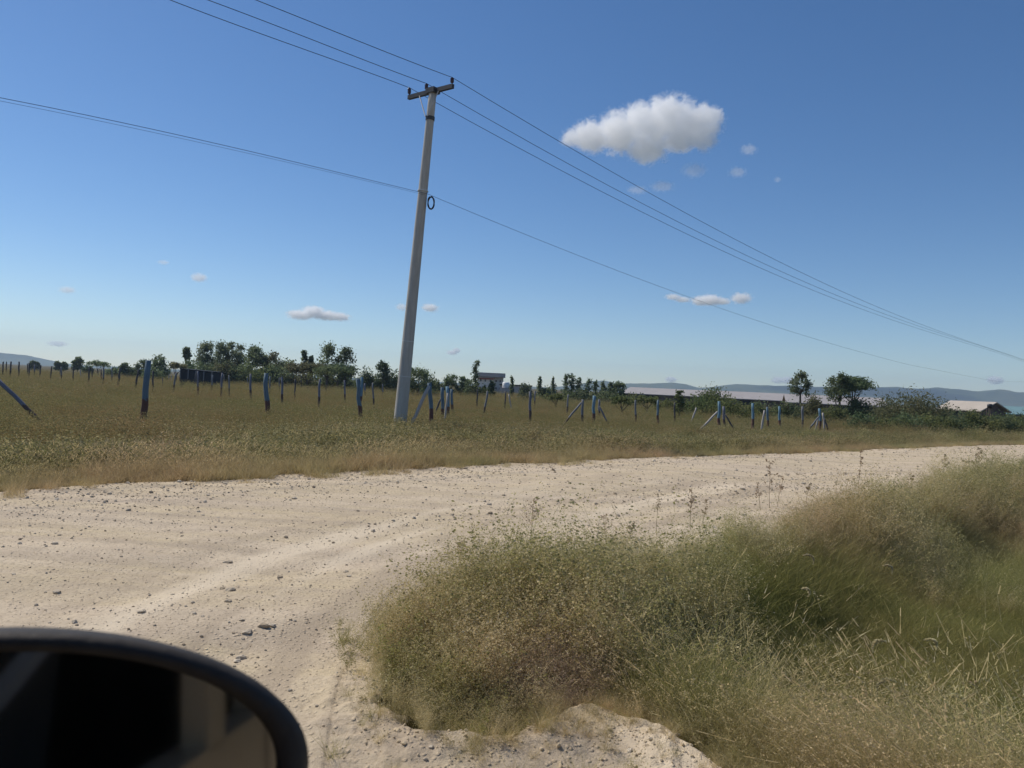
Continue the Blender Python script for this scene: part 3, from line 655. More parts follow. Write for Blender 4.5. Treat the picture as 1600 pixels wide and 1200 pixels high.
for tx, ty, Yd, f in ((639.5, 137, 24.62, .015), (666.5, 130.5, 24.05, .41), (706.5, 121, 23.35, .975)):
    bpt = a1 + (a2 - a1) * f + Vector((0, 0, .06)); tp = at(tx, ty, bpt.y); v = tp - bpt
    s = MB(); pr, rr = [], []
    for k in range(17):
        u = k / 16; pr.append(bpt - O0 + v * u); rr.append(.02 if u < .2 else .042 + .02 * (k % 2) if u < .9 else .03)
    s.tube(pr, rr, 10); s.build('insulator', M['porc'], root, True); pins.append(tp)
for ypx in (534, 589):                                        # thin steel straps
    q = O0 + ax * ((at(640, ypx, PD).z - O0.z) / ax.z); rr = .212 - (.212 - .118) * (q - O0).length / PL_ + .004
    MB().tube([q - O0, q - O0 + ax * .018], [rr, rr], 18).build('steel_strap', M['band'], root)
q = O0 + ax * ((at(660, 300, PD).z - O0.z) / ax.z); hook = q + Vector((.15, -.08, 0))
MB().tube([q - O0, q - O0 + ax * .03], [.17, .17], 18).build('steel_strap', M['band'], root)
# coil of spare cable hanging on the right of the pole
c = at(673.5, 317, PD - .2); t = [c + Vector((.09 * math.cos(a) * (1 + .06 * math.sin(3.3 * a)) + .01 * math.sin(1.7 * a), .05 * math.sin(a * 1.1), .19 * math.sin(a))) for a in np.linspace(0, 2 * math.pi * 5, 110)]
o = MB().tube(t, [.017] * len(t), 6).build('cable_coil', M['cable'], None, True); tag(o, 'black coil of spare cable hanging on the concrete pole', 'cable coil')

def plane_hit(px, py, P):                # point seen at a pixel in the vertical plane of the line
    d = ray(px, py); nrm = cd; t = (P - Vector((0, 0, EYE))).dot(nrm) / d.dot(nrm); return Vector((0, 0, EYE)) + d * t
def wire(pix, P, label, r=.009, group='electric wires on the crossarm', name='power_line', right=True, lead=14):
    """wire through the seen points, all in the vertical plane through P; smoothed, then carried on past both ends"""
    pts = [plane_hit(a, b, P) for a, b in pix]; D = np.array([(p - P).dot(wd) for p in pts]); Z = np.array([p.z for p in pts])
    i0 = int(np.argmin(np.abs(D)))
    out = []
    for sel in (slice(0, i0 + 1), slice(i0, None))[:2 if right else 1]:
        d, z = D[sel], Z[sel]; deg = min(3 if len(d) > 3 else 2, len(d) - 1)
        wgt = np.ones(len(d)); wgt[0 if sel.start == i0 else -1] = 20
        cf = np.polyfit(d, z, deg, w=wgt); lo, hi = d.min(), d.max()
        if sel.start == i0: dd = np.linspace(lo, hi, 40); zz = np.polyval(cf, dd); sl = (zz[-1] - zz[-2]) / (dd[-1] - dd[-2]); ex = np.array([hi + 30, hi + 60]); dd = np.append(dd, ex); zz = np.append(zz, zz[-1] + sl * (ex - hi) + .0006 * (ex - hi) ** 2)
        else: dd = np.linspace(lo, hi, 16); zz = np.polyval(cf, dd); sl = (zz[1] - zz[0]) / (dd[1] - dd[0]); ex = np.array([lo - 28, lo - lead]); e0 = zz[0] + sl * (ex - lo) + .002 * (ex - lo) ** 2; dd = np.append(ex, dd); zz = np.append(e0, zz)
        out += [(a, b) for a, b in zip(dd, zz)]
    P0 = Vector((P.x, P.y, 0)); pl = [P0 + wd * a + Vector((0, 0, b)) for a, b in out]
    pl = [p for i, p in enumerate(pl) if i == 0 or (p - pl[i - 1]).length > .05]
    return tag(MB().tube(pl, [r] * len(pl), 5).build(name, M['cable'], None, True), label, 'wire', group)
wire([(400, 0), (500, 40), (600, 80), (706.5, 121), (800, 178), (900, 240), (1000, 296), (1150, 374), (1275, 436), (1400, 490), (1500, 530), (1597, 561)], pins[2], 'upper of the three thin wires on the crossarm, at its right end')
wire([(325, 0), (480, 59), (580, 98), (666.5, 130.5), (745, 177), (850, 239), (1000, 318), (1150, 392), (1275, 447), (1400, 495), (1500, 532), (1597, 562)], pins[1], 'middle of the three thin wires on the crossarm')
wire([(266, 0), (400, 50), (520, 93), (639.5, 137), (750, 200), (850, 256), (1000, 332), (1150, 402), (1275, 454), (1400, 500), (1500, 535), (1597, 564)], pins[0], 'lowest of the three thin wires on the crossarm, at its left end')
HK = plane_hit(665, 303, q + Vector((.1, -.1, 0)))
wire([(0, 153), (150, 182), (350, 228), (500, 262), (668, 303), (750, 337), (900, 397), (1050, 455), (1180, 500), (1260, 526), (1350, 551), (1420, 570)], HK, 'single low cable strung at mid height of the pole', .006, 'low cables on the concrete pole', lead=10)
wire([(0, 158), (150, 187), (350, 232), (500, 265), (664, 304.5)], HK + Vector((0, 0, -.04)), 'second low cable just under the first at left of the pole', .0035, 'low cables on the concrete pole', lead=10, right=False)

# ------------------------------------------------------------------ trees and bushes
M['leafA'] = leaf_mat('dark_green_leaf', [(.11, .145, .075), (.15, .185, .10), (.19, .225, .13)], .55, .25)
M['leafB'] = leaf_mat('grey_green_leaf', [(.12, .15, .085), (.165, .195, .115), (.205, .23, .15)], .55, .25)
M['leafC'] = leaf_mat('brown_green_leaf', [(.125, .135, .075), (.17, .17, .095), (.15, .14, .085)], .55, .25)
M['leafD'] = leaf_mat('olive_bush_leaf', [(.115, .14, .062), (.155, .18, .08), (.195, .21, .105)], .55, .25)
M['bark'] = plain('grey_bark', (.11, .085, .065), .95, .1, .3, 3)
def crown_pts(kind, w, h):
    cl = []; rs = random
    if kind == 'round':
        for k in range(rs.randint(34, 42)):
            a = rs.uniform(0, 6.28); u = rs.uniform(.1, 1) ** .6; z = rs.uniform(-1, .95)
            rr = math.sqrt(max(0, 1 - z * z * (1 if z > 0 else .5))) * u; cl.append((Vector((rr * math.cos(a) * w * .42, rr * math.sin(a) * w * .42, h * (.5 + z * .4))), rs.uniform(.10, .17) * min(w, h * 1.2)))
    elif kind == 'airy':
        for k in range(rs.randint(28, 36)):
            a = rs.uniform(0, 6.28); z = rs.uniform(.1, .97); rr = w * .40 * rs.uniform(.3, 1) * math.sin(math.pi * (.15 + .8 * z))
            cl.append((Vector((rr * math.cos(a), rr * math.sin(a), h * z)), rs.uniform(.09, .17) * w + .02 * h))
    elif kind == 'umbrella':
        for k in range(rs.randint(22, 28)):
            a = rs.uniform(0, 6.28); rr = w * .43 * math.sqrt(rs.random()); cl.append((Vector((rr * math.cos(a), rr * math.sin(a), h * (.72 + rs.uniform(-.12, .14) + .1 * (1 - rr / (w * .43))))), (rs.uniform(.1, .17) * w, .03 * w + .05 * h)))
    elif kind == 'slender':
        for k in range(9):
            z = .06 + .9 * k / 8; cl.append((Vector((rs.uniform(-.15, .15) * w, rs.uniform(-.15, .15) * w, h * z)), (w * rs.uniform(.3, .45) * (1.1 - .45 * z), h * .09)))
    elif kind == 'cone':
        for k in range(9):
            z = k / 8; cl.append((Vector((rs.uniform(-.2, .2) * w * (1 - z), rs.uniform(-.2, .2) * w * (1 - z), h * (.08 + .86 * z))), (w * (.46 - .34 * z), h * .09)))
    elif kind == 'bush':
        for k in range(rs.randint(24, 30)):
            a = rs.uniform(0, 6.28); u = math.sqrt(rs.random()); x, y = u * math.cos(a), u * math.sin(a)
            cl.append((Vector((x * w * .42, y * w * .42, h * (.12 + .68 * rs.random() * math.sqrt(max(0, 1 - u * u * .8))))), (rs.uniform(.11, .18) * w, rs.uniform(.12, .2) * h + .05 * w)))
    return cl
def tree(name, kind, px, topy, basey, wpx, D, mat, label, cat, group, clear=0.0, dens=1.0):
    """crown between topy and basey pixels, wpx wide, D metres away; trunk down to the ground"""
    g0 = Vector((at(px, basey, D).x, D, -.3)); tz = at(px, topy, D).z; w = wpx / F * D; tot = tz - g0.z
    cz0 = tot * clear; h = tot - cz0
    root = empty(name, g0, label, cat, group)
    ls = max(.07, D * 1.6 / F); cl = crown_pts(kind, w * {'round': 1.3, 'airy': 1.35, 'slender': 1.25, 'umbrella': 1.12, 'bush': 1.15, 'cone': 1.2}[kind], h)
    nl = int(dens * np.clip(2600 / len(cl) * (w * h / (ls * ls)) / 900, 45, 150)); V, Fc = [], []
    P, S = [], []
    for c, r in cl:
        rx, rz = r if isinstance(r, tuple) else (r, r * .85)
        q = np.clip(rng.normal(size=(nl, 3)) * .56, -1.35, 1.35)
        # ragged lobes
        lob = 1 + .35 * np.sin(q[:, :1] * 7 + c.x * 3) * np.cos(q[:, 1:2] * 6 + c.y)
        P.append(q * lob * np.array([rx, rx, rz]) + np.array([c.x, c.y, c.z + cz0])); S.append(np.full(nl, 1.0))
    P = np.concatenate(P); n = len(P); P[:, 2] = np.maximum(P[:, 2], .05)
    a = rng.normal(size=(n, 3)); a /= np.linalg.norm(a, axis=1)[:, None]; b = np.cross(a, rng.normal(size=(n, 3))); b /= np.linalg.norm(b, axis=1)[:, None]
    sz = (ls * rng.uniform(.5, 1.5, n))[:, None]; V = np.stack([P - a * sz, P - b * sz * .5, P + a * sz, P + b * sz * .5], 1).reshape(-1, 3)
    mesh_obj('crown', V, np.arange(4 * n).reshape(-1, 4), mat, root)
    s = MB(); tr = max(.05, .022 * tot); midz = cz0 + h * .35; tp = Vector((random.uniform(-.1, .1) * w, 0, midz))
    s.tube([(0, 0, 0), tp * .5 + Vector((.03 * w, 0, 0)), tp], [tr * 1.2, tr, tr * .75], 7)
    for c, r in random.sample(cl, min(8, len(cl))):
        e = Vector((c.x, c.y, c.z + cz0)); st = tp * random.uniform(.45, .95)
        s.tube([st, st * .45 + e * .55 + Vector((0, 0, -.04 * h)), e], [tr * .5, tr * .35, tr * .12], 5)
    s.build('trunk', M['bark'], root, True)
    return root
A_, B_, C_, D_ = M['leafA'], M['leafB'], M['leafC'], M['leafD']
TL = 'trees along the horizon at left'
tree('tree', 'round', 51, 562, 572, 8, 230, A_, 'left tiny dark tree below the distant hill', 'tree', TL)
tree('tree', 'round', 58, 565, 573, 7, 230, A_, 'right tiny dark tree below the distant hill', 'tree', TL)
tree('tree', 'round', 90, 564, 574, 8, 210, A_, 'left of two small round trees near the hill foot', 'tree', TL, .15)
tree('tree', 'round', 100, 565, 575, 9, 210, A_, 'right of two small round trees near the hill foot', 'tree', TL, .15)
tree('tree', 'round', 121, 557, 576, 13, 180, A_, 'dark round tree standing clear on the left horizon', 'tree', TL, .2)
tree('tree', 'bush', 138, 568, 577, 14, 170, A_, 'low dark tree right of the round horizon tree', 'tree', TL)
tree('acacia_tree', 'umbrella', 153, 563.5, 580, 30, 150, A_, 'small flat-topped acacia on the left horizon', 'acacia tree', TL, .2, .7)
tree('tree', 'bush', 180, 571, 582, 26, 140, A_, 'low bushy tree left of the tallest blue post', 'tree', TL)
tree('tree', 'round', 193, 565, 584, 13, 140, A_, 'pointed bushy tree left of the tallest blue post', 'tree', TL, .1)
tree('tree', 'bush', 207, 571, 584, 20, 140, A_, 'bushy low tree directly left of the tallest blue post', 'tree', TL)
tree('tree', 'round', 222, 560, 584, 20, 130, A_, 'tree hidden behind the tallest blue post', 'tree', TL, .05)
tree('tree', 'round', 249, 552, 585, 27, 125, A_, 'dark rounded tree right of the tallest blue post', 'tree', TL, .03, 1.2)
tree('tree', 'bush', 240, 566, 586, 30, 120, A_, 'low dark growth at the foot of the rounded tree', 'tree', TL)
tree('acacia_tree', 'umbrella', 276, 565, 586, 26, 115, C_, 'small flat-topped acacia before the dark shed', 'acacia tree', TL, .2)
tree('tree', 'airy', 290, 543, 578, 11, 140, A_, 'thin tall tree with a small head above the shed', 'tree', TL, .55)
tree('tree', 'round', 298, 560, 582, 24, 135, A_, 'low tree under the thin tall one', 'tree', TL)
CG = 'trees of the big clump on the left'
tree('eucalyptus_tree', 'airy', 320, 539, 590, 36, 120, B_, 'airy leftmost tree of the big clump', 'tree', CG, .1, 1.4)
tree('eucalyptus_tree', 'airy', 345, 534, 590, 30, 122, B_, 'airy tall tree, second in the big clump', 'tree', CG, .1, 1.4)
tree('eucalyptus_tree', 'round', 364, 531, 590, 34, 124, B_, 'tallest light green tree of the big clump', 'tree', CG, .15, 1.3)
tree('tree', 'round', 395, 539, 592, 40, 118, A_, 'broad dark tree in the middle of the big clump', 'tree', CG, .02, 1.5)
tree('tree', 'round', 421, 545, 592, 38, 118, C_, 'brownish tree right of the broad dark one', 'tree', CG, .02, 1.5)
tree('tree', 'round', 448, 560, 592, 34, 118, A_, 'lower tree at the right end of the big clump', 'tree', CG)
tree('tree', 'bush', 330, 562, 592, 50, 116, A_, 'dark undergrowth tree behind the shed', 'tree', CG, 0, 1.3)
tree('tree', 'bush', 372, 560, 593, 50, 115, A_, 'dark undergrowth tree in the middle of the clump', 'tree', CG, 0, 1.3)
for i, (px, ty, w_) in enumerate([(303, 570, 30), (352, 560, 44), (398, 563, 46), (432, 566, 44), (465, 574, 40), (500, 574, 46), (545, 575, 40), (586, 580, 34), (610, 582, 30)]):
    tree('tree', 'bush', px, ty, 594, w_, 114, (A_, C_, D_)[i % 3], '%s low bushy tree from left at the foot of the tree band' % ('first', 'second', 'third', 'fourth', 'fifth', 'sixth', 'seventh', 'eighth', 'ninth')[i], 'tree', 'low bushy trees under the left tree band', 0, 1.2)
tree('tree', 'airy', 474, 547, 580, 9, 120, A_, 'thin bare-stemmed tree with small tuft', 'tree', TL, .45)
tree('tree', 'airy', 485, 555, 580, 7, 120, A_, 'second thin tree just right of the bare-stemmed one', 'tree', TL, .3)
tree('acacia_tree', 'umbrella', 482, 566, 594, 56, 100, C_, 'wide flat acacia left in the dark acacia stand', 'acacia tree', TL, .15, 1.5)
tree('acacia_tree', 'umbrella', 524, 568, 596, 60, 98, A_, 'wide flat acacia right in the dark acacia stand', 'acacia tree', TL, .15, 1.5)
tree('eucalyptus_tree', 'airy', 511, 541, 592, 32, 110, A_, 'feathery dark tree left of the leaning one', 'tree', TL, .15, 1.3)
tree('eucalyptus_tree', 'airy', 539, 543, 592, 26, 110, A_, 'feathery leaning tree above the flat acacias', 'tree', TL, .15, 1.3)
tree('tree', 'bush', 570, 569, 597, 32, 105, A_, 'dark rounded tree above the forked blue post', 'tree', TL, 0, 1.3)
tree('tree', 'round', 598, 561, 597, 24, 105, A_, 'tree with raised head just left of the utility pole', 'tree', TL, .1, 1.2)
tree('tree', 'bush', 616, 572, 600, 30, 105, A_, 'low dark tree right behind the utility pole foot', 'tree', TL)
tree('tree', 'round', 652, 572, 606, 36, 85, A_, 'dark bushy tree right of the utility pole', 'tree', TL, 0, 1.3)
tree('tree', 'bush', 668, 577, 606, 24, 90, A_, 'lower part of the bushy trees right of the pole', 'tree', TL)
TM = 'trees around the distant house'
tree('tree', 'bush', 683, 590, 606, 18, 110, A_, 'low shrub tree above the blue trio', 'tree', TM)
tree('tree', 'round', 704, 581, 608, 24, 110, A_, 'round dark tree above the blue trio', 'tree', TM)
tree('tree', 'round', 725, 583, 608, 18, 110, A_, 'round tree left of the slender dark one', 'tree', TM)
tree('tree', 'slender', 742.5, 565, 609, 11, 105, A_, 'slender tall dark tree left of the house', 'tree', TM, 0, 1.3)
tree('tree', 'bush', 735, 592, 610, 24, 104, A_, 'dark bush at the foot of the slender tree', 'tree', TM)
tree('tree', 'round', 768, 593, 609, 9, 104, A_, 'small round tree in front of the house wall', 'tree', TM)
tree('tree', 'bush', 757, 602, 612, 26, 104, D_, 'low bush before the house', 'tree', TM)
tree('tree', 'slender', 799, 589, 609, 6, 108, A_, 'small slim tree right of the white tank', 'tree', TM)
tree('tree', 'bush', 820, 595, 612, 20, 112, B_, 'pale bushy tree right of the white tank', 'tree', TM, 0, 1.2)
tree('tree', 'cone', 843, 590, 611, 13, 120, A_, 'dark cone-shaped tree right of the house', 'tree', TM)
tree('tree', 'cone', 864, 590, 607, 9, 135, A_, 'second smaller cone-shaped tree with clear stem', 'tree', TM, .25)
tree('tree', 'bush', 853, 603, 614, 16, 120, A_, 'tiny low tree between the two cone-shaped trees', 'tree', TM)
CR = 'dark trees left of the long pale roofs'
for i, (px, ty, w) in enumerate([(883, 586, 11), (893.5, 587, 12), (904, 592, 12), (918, 594, 12), (930, 597, 12), (941, 597, 11), (952, 598, 11), (966, 593, 19)]):
    tree('tree', 'slender' if i < 7 else 'round', px, ty, 616, w, 112, A_, ('leftmost tall dark tree', 'second dark tree', 'third dark tree', 'fourth dark tree', 'fifth dark tree', 'sixth dark tree', 'seventh dark tree', 'broadest and last dark tree')[i] + ' of the row beside the long pale roofs', 'tree', CR, 0, 1.3)
tree('tree', 'bush', 905, 604, 618, 40, 110, A_, 'low dark tree at the left foot of the dark row', 'tree', CR)
tree('tree', 'bush', 945, 606, 620, 46, 110, A_, 'low dark tree at the right foot of the dark row', 'tree', CR)
TR = 'thorn bushes and trees in the right half of the field'
tree('thorn_bush', 'bush', 1110, 596, 642, 60, 62, D_, 'green rounded thorn tree cutting across the pale roofs', 'thorn bush', TR, .08, 1.4)
tree('thorn_bush', 'bush', 1100, 616, 645, 70, 60, D_, 'dense lower thorn bush under the rounded thorn tree', 'thorn bush', TR, 0, 1.3)
tree('thorn_bush', 'bush', 1150, 622, 650, 60, 58, D_, 'wide dark bush behind the pale-braced blue post', 'thorn bush', TR, 0, 1.3)
tree('thorn_bush', 'bush', 1190, 624, 646, 44, 62, A_, 'dark bush behind the crooked pale stick', 'thorn bush', TR)
tree('thorn_bush', 'bush', 1228, 624, 648, 46, 60, A_, 'dark bush below the airy tree', 'thorn bush', TR, 0, 1.2)
tree('thorn_bush', 'airy', 1061, 608, 637, 14, 58, D_, 'small upright thorn tree left of the rounded one', 'thorn bush', TR, .15)
tree('acacia_tree', 'umbrella', 972, 618, 645, 34, 55, D_, 'small flat thorn tree with dark forked trunk', 'acacia tree', TR, .1, .8)
tree('acacia_tree', 'umbrella', 1008, 617, 642, 34, 60, D_, 'small flat thorn tree with reddish trunk', 'acacia tree', TR, .1, .9)
tree('thorn_bush', 'bush', 1040, 619, 640, 36, 70, D_, 'low green scrub before the pale roofs', 'thorn bush', TR)
tree('thorn_bush', 'bush', 870, 611, 620, 46, 95, D_, 'low scrub in the field below the cone trees', 'thorn bush', TR)
tree('thorn_bush', 'bush', 825, 611, 622, 30, 90, C_, 'brownish low scrub below the pale bushy tree', 'thorn bush', TR, 0, .8)
tree('thorn_bush', 'umbrella', 870, 614, 630, 20, 60, D_, 'little flat thorn tree in the middle field', 'thorn bush', TR, .1, .6)
tree('thorn_bush', 'bush', 990, 611, 630, 40, 85, D_, 'low green scrub left below the long roofs', 'thorn bush', TR)
tree('tree', 'airy', 1249, 583, 650, 30, 70, B_, 'airy grey-green tree with leaning trunk', 'tree', TR, .45, 1.1)
tree('thorn_bush', 'bush', 1273, 615, 655, 44, 68, C_, 'brownish bush between the airy and the large dark tree', 'thorn bush', TR, 0, 1.3)
tree('tree', 'round', 1311, 581, 650, 36, 66, A_, 'large dark tree, taller left half', 'tree', TR, .4, 1.3)
tree('acacia_tree', 'umbrella', 1333, 588, 652, 48, 67, A_, 'dark spreading tree joined at the right of the large dark tree', 'tree', TR, .25, 1.6)
tree('thorn_bush', 'bush', 1340, 616, 656, 44, 66, A_, 'dark bush at the foot of the large dark trees', 'thorn bush', TR, 0, 1.3)
tree('thorn_bush', 'bush', 1300, 630, 660, 40, 56, D_, 'green bush behind the rightmost post cluster', 'thorn bush', TR, 0, 1.2)
tree('thorn_bush', 'bush', 1424, 609, 655, 100, 58, C_, 'largest domed brown-green bush left of the barn', 'thorn bush', TR, 0, 2.2)
SB = 'green scrub bushes along the right road side'
xs = [1345, 1372, 1398, 1422, 1446, 1470, 1494, 1518, 1540, 1562, 1584, 1606]
for i, px in enumerate(xs):
    tree('scrub_bush', 'bush', px, 640 + (px - 1345) * .022 + random.uniform(-3, 4), 668, random.uniform(36, 50), 46 + i * .6, D_ if i % 3 else A_, '%s green scrub bush from the left along the right road side' % ORD[i], 'bush', SB, 0, 1.3)
xs = [1385, 1440, 1480, 1512, 1545, 1578]
for i, px in enumerate(xs):
    tree('scrub_bush', 'bush', px, 634 + (px - 1345) * .03 + random.uniform(-2, 3), 660, random.uniform(40, 55), 60 + i, (C_, D_, A_)[i % 3], '%s bush from the left in the back row of scrub before the barn' % ORD[i], 'bush', 'back row of scrub bushes at right', 0, 1.2)

# ------------------------------------------------------------------ buildings
M['paintw'] = plain('off_white_wall', (.82, .75, .68), .9, .2, .12, 1.5); M['roofw'] = plain('pale_sheet_roof', (.46, .40, .37), .7, .3, .1, .6); M['roofp'] = plain('pale_greenhouse_sheet', (.46, .41, .39), .8, .2, .12, .15)
M['dark'] = plain('dark_interior', (.03, .032, .035), .9, .1); M['netting'] = plain('black_shade_net', (.04, .045, .055), .9, .1); M['teal'] = plain('teal_sheet_roof', (.22, .36, .37), .5, .4, .08, .6)
M['brickr'] = plain('brown_wall', (.13, .095, .08), .9, .2, .2, 1.5); M['glass'] = plain('dark_window_glass', (.03, .035, .045), .15, .6); M['white'] = plain('white_plastic', (.80, .79, .76), .5, .3, .03); M['redp'] = plain('red_fascia', (.30, .09, .06), .8, .2)
M['tankb'] = plain('black_plastic_tank', (.02, .02, .023), .4, .4)
def frame_at(px, py, D): p = at(px, py, D); return Vector((p.x, D, -.3)), p.z
def xat(px, D): return at(px, 567 + px * .0469, D).x
def zat(px, py, D): return at(px, py, D).z + .3
# distant two-storey house
HD = 170.0; h0 = Vector((xat(766, HD), HD, -.3)); hr = empty('house', h0, 'pale unfinished two-storey house with flat roof beyond the field', 'house')
hw = xat(786, HD) - xat(746, HD); ht = zat(766, 585, HD); x0 = -hw / 2
MB().box((x0 + hw * .32, 4, ht * .5 - .3), (hw * .62, 8, ht - .6)).box((x0 + hw * .8, 5, ht * .45), (hw * .38, 6, ht * .88)).build('wall', M['paintw'], hr)
MB().box((x0 + hw * .5, 4, ht - .1), (hw * 1.12, 9.4, .9)).build('roof', M['roofw'], hr)
MB().box((x0 + hw * .3, -.35, ht - .95), (hw * .7, .6, .3)).build('balcony_fascia', M['redp'], hr)
for wx in (.12, .3, .5, .72, .88):
    for wz in (.30, .68):
        wf = MB().box((x0 + hw * wx, -.04 if wx < .63 else 1.96, ht * wz), (hw * .06, .08, ht * .12)).build('window', M['roofw'], hr)
        MB().box((x0 + hw * wx, -.1 if wx < .63 else 1.9, ht * wz), (hw * .045, .06, ht * .09)).build('pane', M['glass'], wf)
# low dark building right of the house
bD = 165.0; b0 = Vector((xat(806, bD), bD, -.3)); br_ = empty('low_building', b0, 'low dark long building right of the pale house', 'building')
bw = xat(828, bD) - xat(778, bD); bh = zat(806, 601, bD)
MB().box((0, 2, bh * .45), (bw, 4, bh * .9)).build('wall', M['roofw'], br_); MB().box((0, 2, bh * .95), (bw * 1.03, 4.6, bh * .1)).build('roof', M['dark'], br_)
MB().box((-bw * .1, -.05, bh * .35), (bw * .1, .1, bh * .5)).build('door', M['dark'], br_)
MB().box((bw * .18, -.06, bh * .5), (bw * .12, .12, bh * .22)).build('window', M['roofw'], br_)
# white tank on a stand
tD = 120.0; t0 = Vector((xat(790.5, tD), tD, -.3)); tr_ = empty('water_tank', t0, 'white water tank on a pale stand in front of the house', 'water tank')
tw = 11 / F * tD; tz0, tz1, tz2 = zat(790, 612, tD), zat(790, 606, tD), zat(790, 597, tD)
MB().tube([(0, 0, tz1), (0, 0, tz1 + .05), (0, 0, tz2 - .1), (0, 0, tz2)], [tw * .5, tw * .52, tw * .52, tw * .38], 18).build('tank', M['white'], tr_, True)
MB().box((0, 0, tz1 - .06), (tw * 1.2, tw * 1.2, .1)).build('platform', M['roofw'], tr_)
for sx in (-1, 1):
    for sy in (-1, 1): MB().box((sx * tw * .5, sy * tw * .5, tz1 / 2 - .06), (.09, .09, tz1 - .12)).build('leg', M['roofw'], tr_)
# dark shade-net shed on the left
sD = 78.0; s0 = Vector((xat(307, sD), sD, -.3)); sr = empty('shade_net_shed', s0, 'black low shed of shade net in front of the tree clump', 'shed')
sw = xat(332, sD) - xat(283, sD); hL, hR = zat(283, 576.5, sD), zat(332, 581.5, sD)
M4 = MB(); M4.v = [Vector(q) for q in ((-sw / 2, 0, .05), (sw / 2, 0, .05), (sw / 2, 3, .05), (-sw / 2, 3, .05), (-sw / 2, 0, hL), (sw / 2, 0, hR), (sw / 2, 3, hR), (-sw / 2, 3, hL))]
M4.f = [(0, 1, 5, 4), (1, 2, 6, 5), (2, 3, 7, 6), (3, 0, 4, 7)]; M4.build('netting_wall', M['netting'], sr)
M5 = MB(); e = .06; M5.v = [Vector(q) for q in ((-sw / 2 - .1, -.1, hL), (sw / 2 + .1, -.1, hR), (sw / 2 + .1, 3.1, hR), (-sw / 2 - .1, 3.1, hL), (-sw / 2 - .1, -.1, hL + e), (sw / 2 + .1, -.1, hR + e), (sw / 2 + .1, 3.1, hR + e), (-sw / 2 - .1, 3.1, hL + e))]
M5.f = [(3, 2, 1, 0), (4, 5, 6, 7), (0, 1, 5, 4), (1, 2, 6, 5), (2, 3, 7, 6), (3, 0, 4, 7)]; M5.build('roof', M['netting'], sr)
for k in range(5):
    f = k / 4; MB().box((-sw / 2 + sw * f, -.08, (hL + (hR - hL) * f) / 2), (.09, .09, hL + (hR - hL) * f)).build('support_post', PM['grey'], sr)
# gabled sheds
def shed(name, pa, pb, ytop, yeave, D, D2, depth, roofm, wallm, label, cat, ridges=1, doorx=None):
    """gabled shed whose long side runs from pixel pa (D away) to pb (D2 away)"""
    A = Vector((xat(pa, D), D, -.3)); B = Vector((xat(pb, D2), D2, -.3)); u = (B - A); L = u.length; u.normalize(); v = Vector((-u.y, u.x, 0))
    if v.y < 0: v = -v
    root = empty(name, A, label, cat); ze = zat(pa, yeave, D); zr = at(pa, ytop, D + depth / 2).z + .3
    Mx = Matrix((u, v, Vector((0, 0, 1)))).transposed(); root.rotation_euler = (0, 0, math.atan2(u.y, u.x)); th = .12; o = .4
    w = MB(); w.v = [Vector(q) for q in ((0, 0, 0), (L, 0, 0), (L, depth, 0), (0, depth, 0), (0, 0, ze - .02), (L, 0, ze - .02), (L, depth, ze - .02), (0, depth, ze - .02), (0, depth / 2, zr - .1), (L, depth / 2, zr - .1))]
    w.f = [(0, 1, 5, 4), (1, 2, 6, 9, 5), (2, 3, 7, 6), (3, 0, 4, 8, 7)]; w.build('wall', wallm, root)
    r = MB(); pf = [(-o, ze - .15), (depth / 2, zr), (depth + o, ze - .15)]
    for x in (-o, L + o):
        for (yy, zz) in pf: r.v += [Vector((x, yy, zz)), Vector((x, yy, zz + th))]
    r.f = [(0, 2, 8, 6), (2, 4, 10, 8), (1, 7, 9, 3), (3, 9, 11, 5), (0, 6, 7, 1), (4, 5, 11, 10), (0, 1, 3, 2), (2, 3, 5, 4), (6, 8, 9, 7), (8, 10, 11, 9)]
    r.build('roof', roofm, root)
    if doorx: MB().box((L * doorx, -.05, ze * .42), (2.4, .1, ze * .8)).build('door', M['dark'], root)
    return root
def corr(name, col):
    g = NG(name); ob = g.n('ShaderNodeTexCoord').outputs['Object']; x = g.n('ShaderNodeSeparateXYZ', {0: ob}).outputs[0]
    pan = g.noise(g.n('ShaderNodeCombineXYZ', {0: g.math('FLOOR', g.math('MULTIPLY', x, .16))}).outputs[0], 7.3, 0); n = g.noise(ob, .7, 5)
    c = g.ramp(g.math('ADD', g.math('MULTIPLY', pan, .6), g.math('MULTIPLY', n, .4)), [(.35, tuple(q * .86 for q in col)), (.62, tuple(min(1, q * 1.12) for q in col))])
    return g.bsdf(c, .6, .3, g.bump(g.math('SINE', g.math('MULTIPLY', x, 30)), .3, .03))
M['sheetA'] = corr('pale_weathered_sheet', (.36, .33, .31)); M['sheetB'] = corr('warm_grey_sheet', (.46, .40, .33)); M['sheetC'] = corr('teal_sheet', (.17, .28, .29))
shed('long_shed', 970, 1112, 605, 613.5, 150, 142, 14, M['sheetA'], M['brickr'], 'left one of the long low sheds with pale roof behind the field', 'shed', doorx=.3)
shed('long_shed', 1100, 1236, 610.5, 620, 138, 132, 13, M['sheetA'], M['brickr'], 'middle long low shed with pale roof behind the rounded thorn tree', 'shed', doorx=.5)
shed('long_shed', 1232, 1385, 616.5, 628, 120, 116, 12, M['sheetA'], M['brickr'], 'right long low shed seen in pieces behind the dark trees', 'shed', doorx=.6)
shed('barn', 1470, 1533, 626.5, 638, 93, 87.5, 3.6, M['sheetB'], M['brickr'], 'barn with warm grey roof and dark gable right of the domed bush', 'barn', doorx=.4)
shed('teal_roofed_shed', 1553, 1680, 635, 645, 96, 92, 12, M['sheetC'], M['brickr'], 'low shed with pale teal roof at the right photo edge', 'shed')
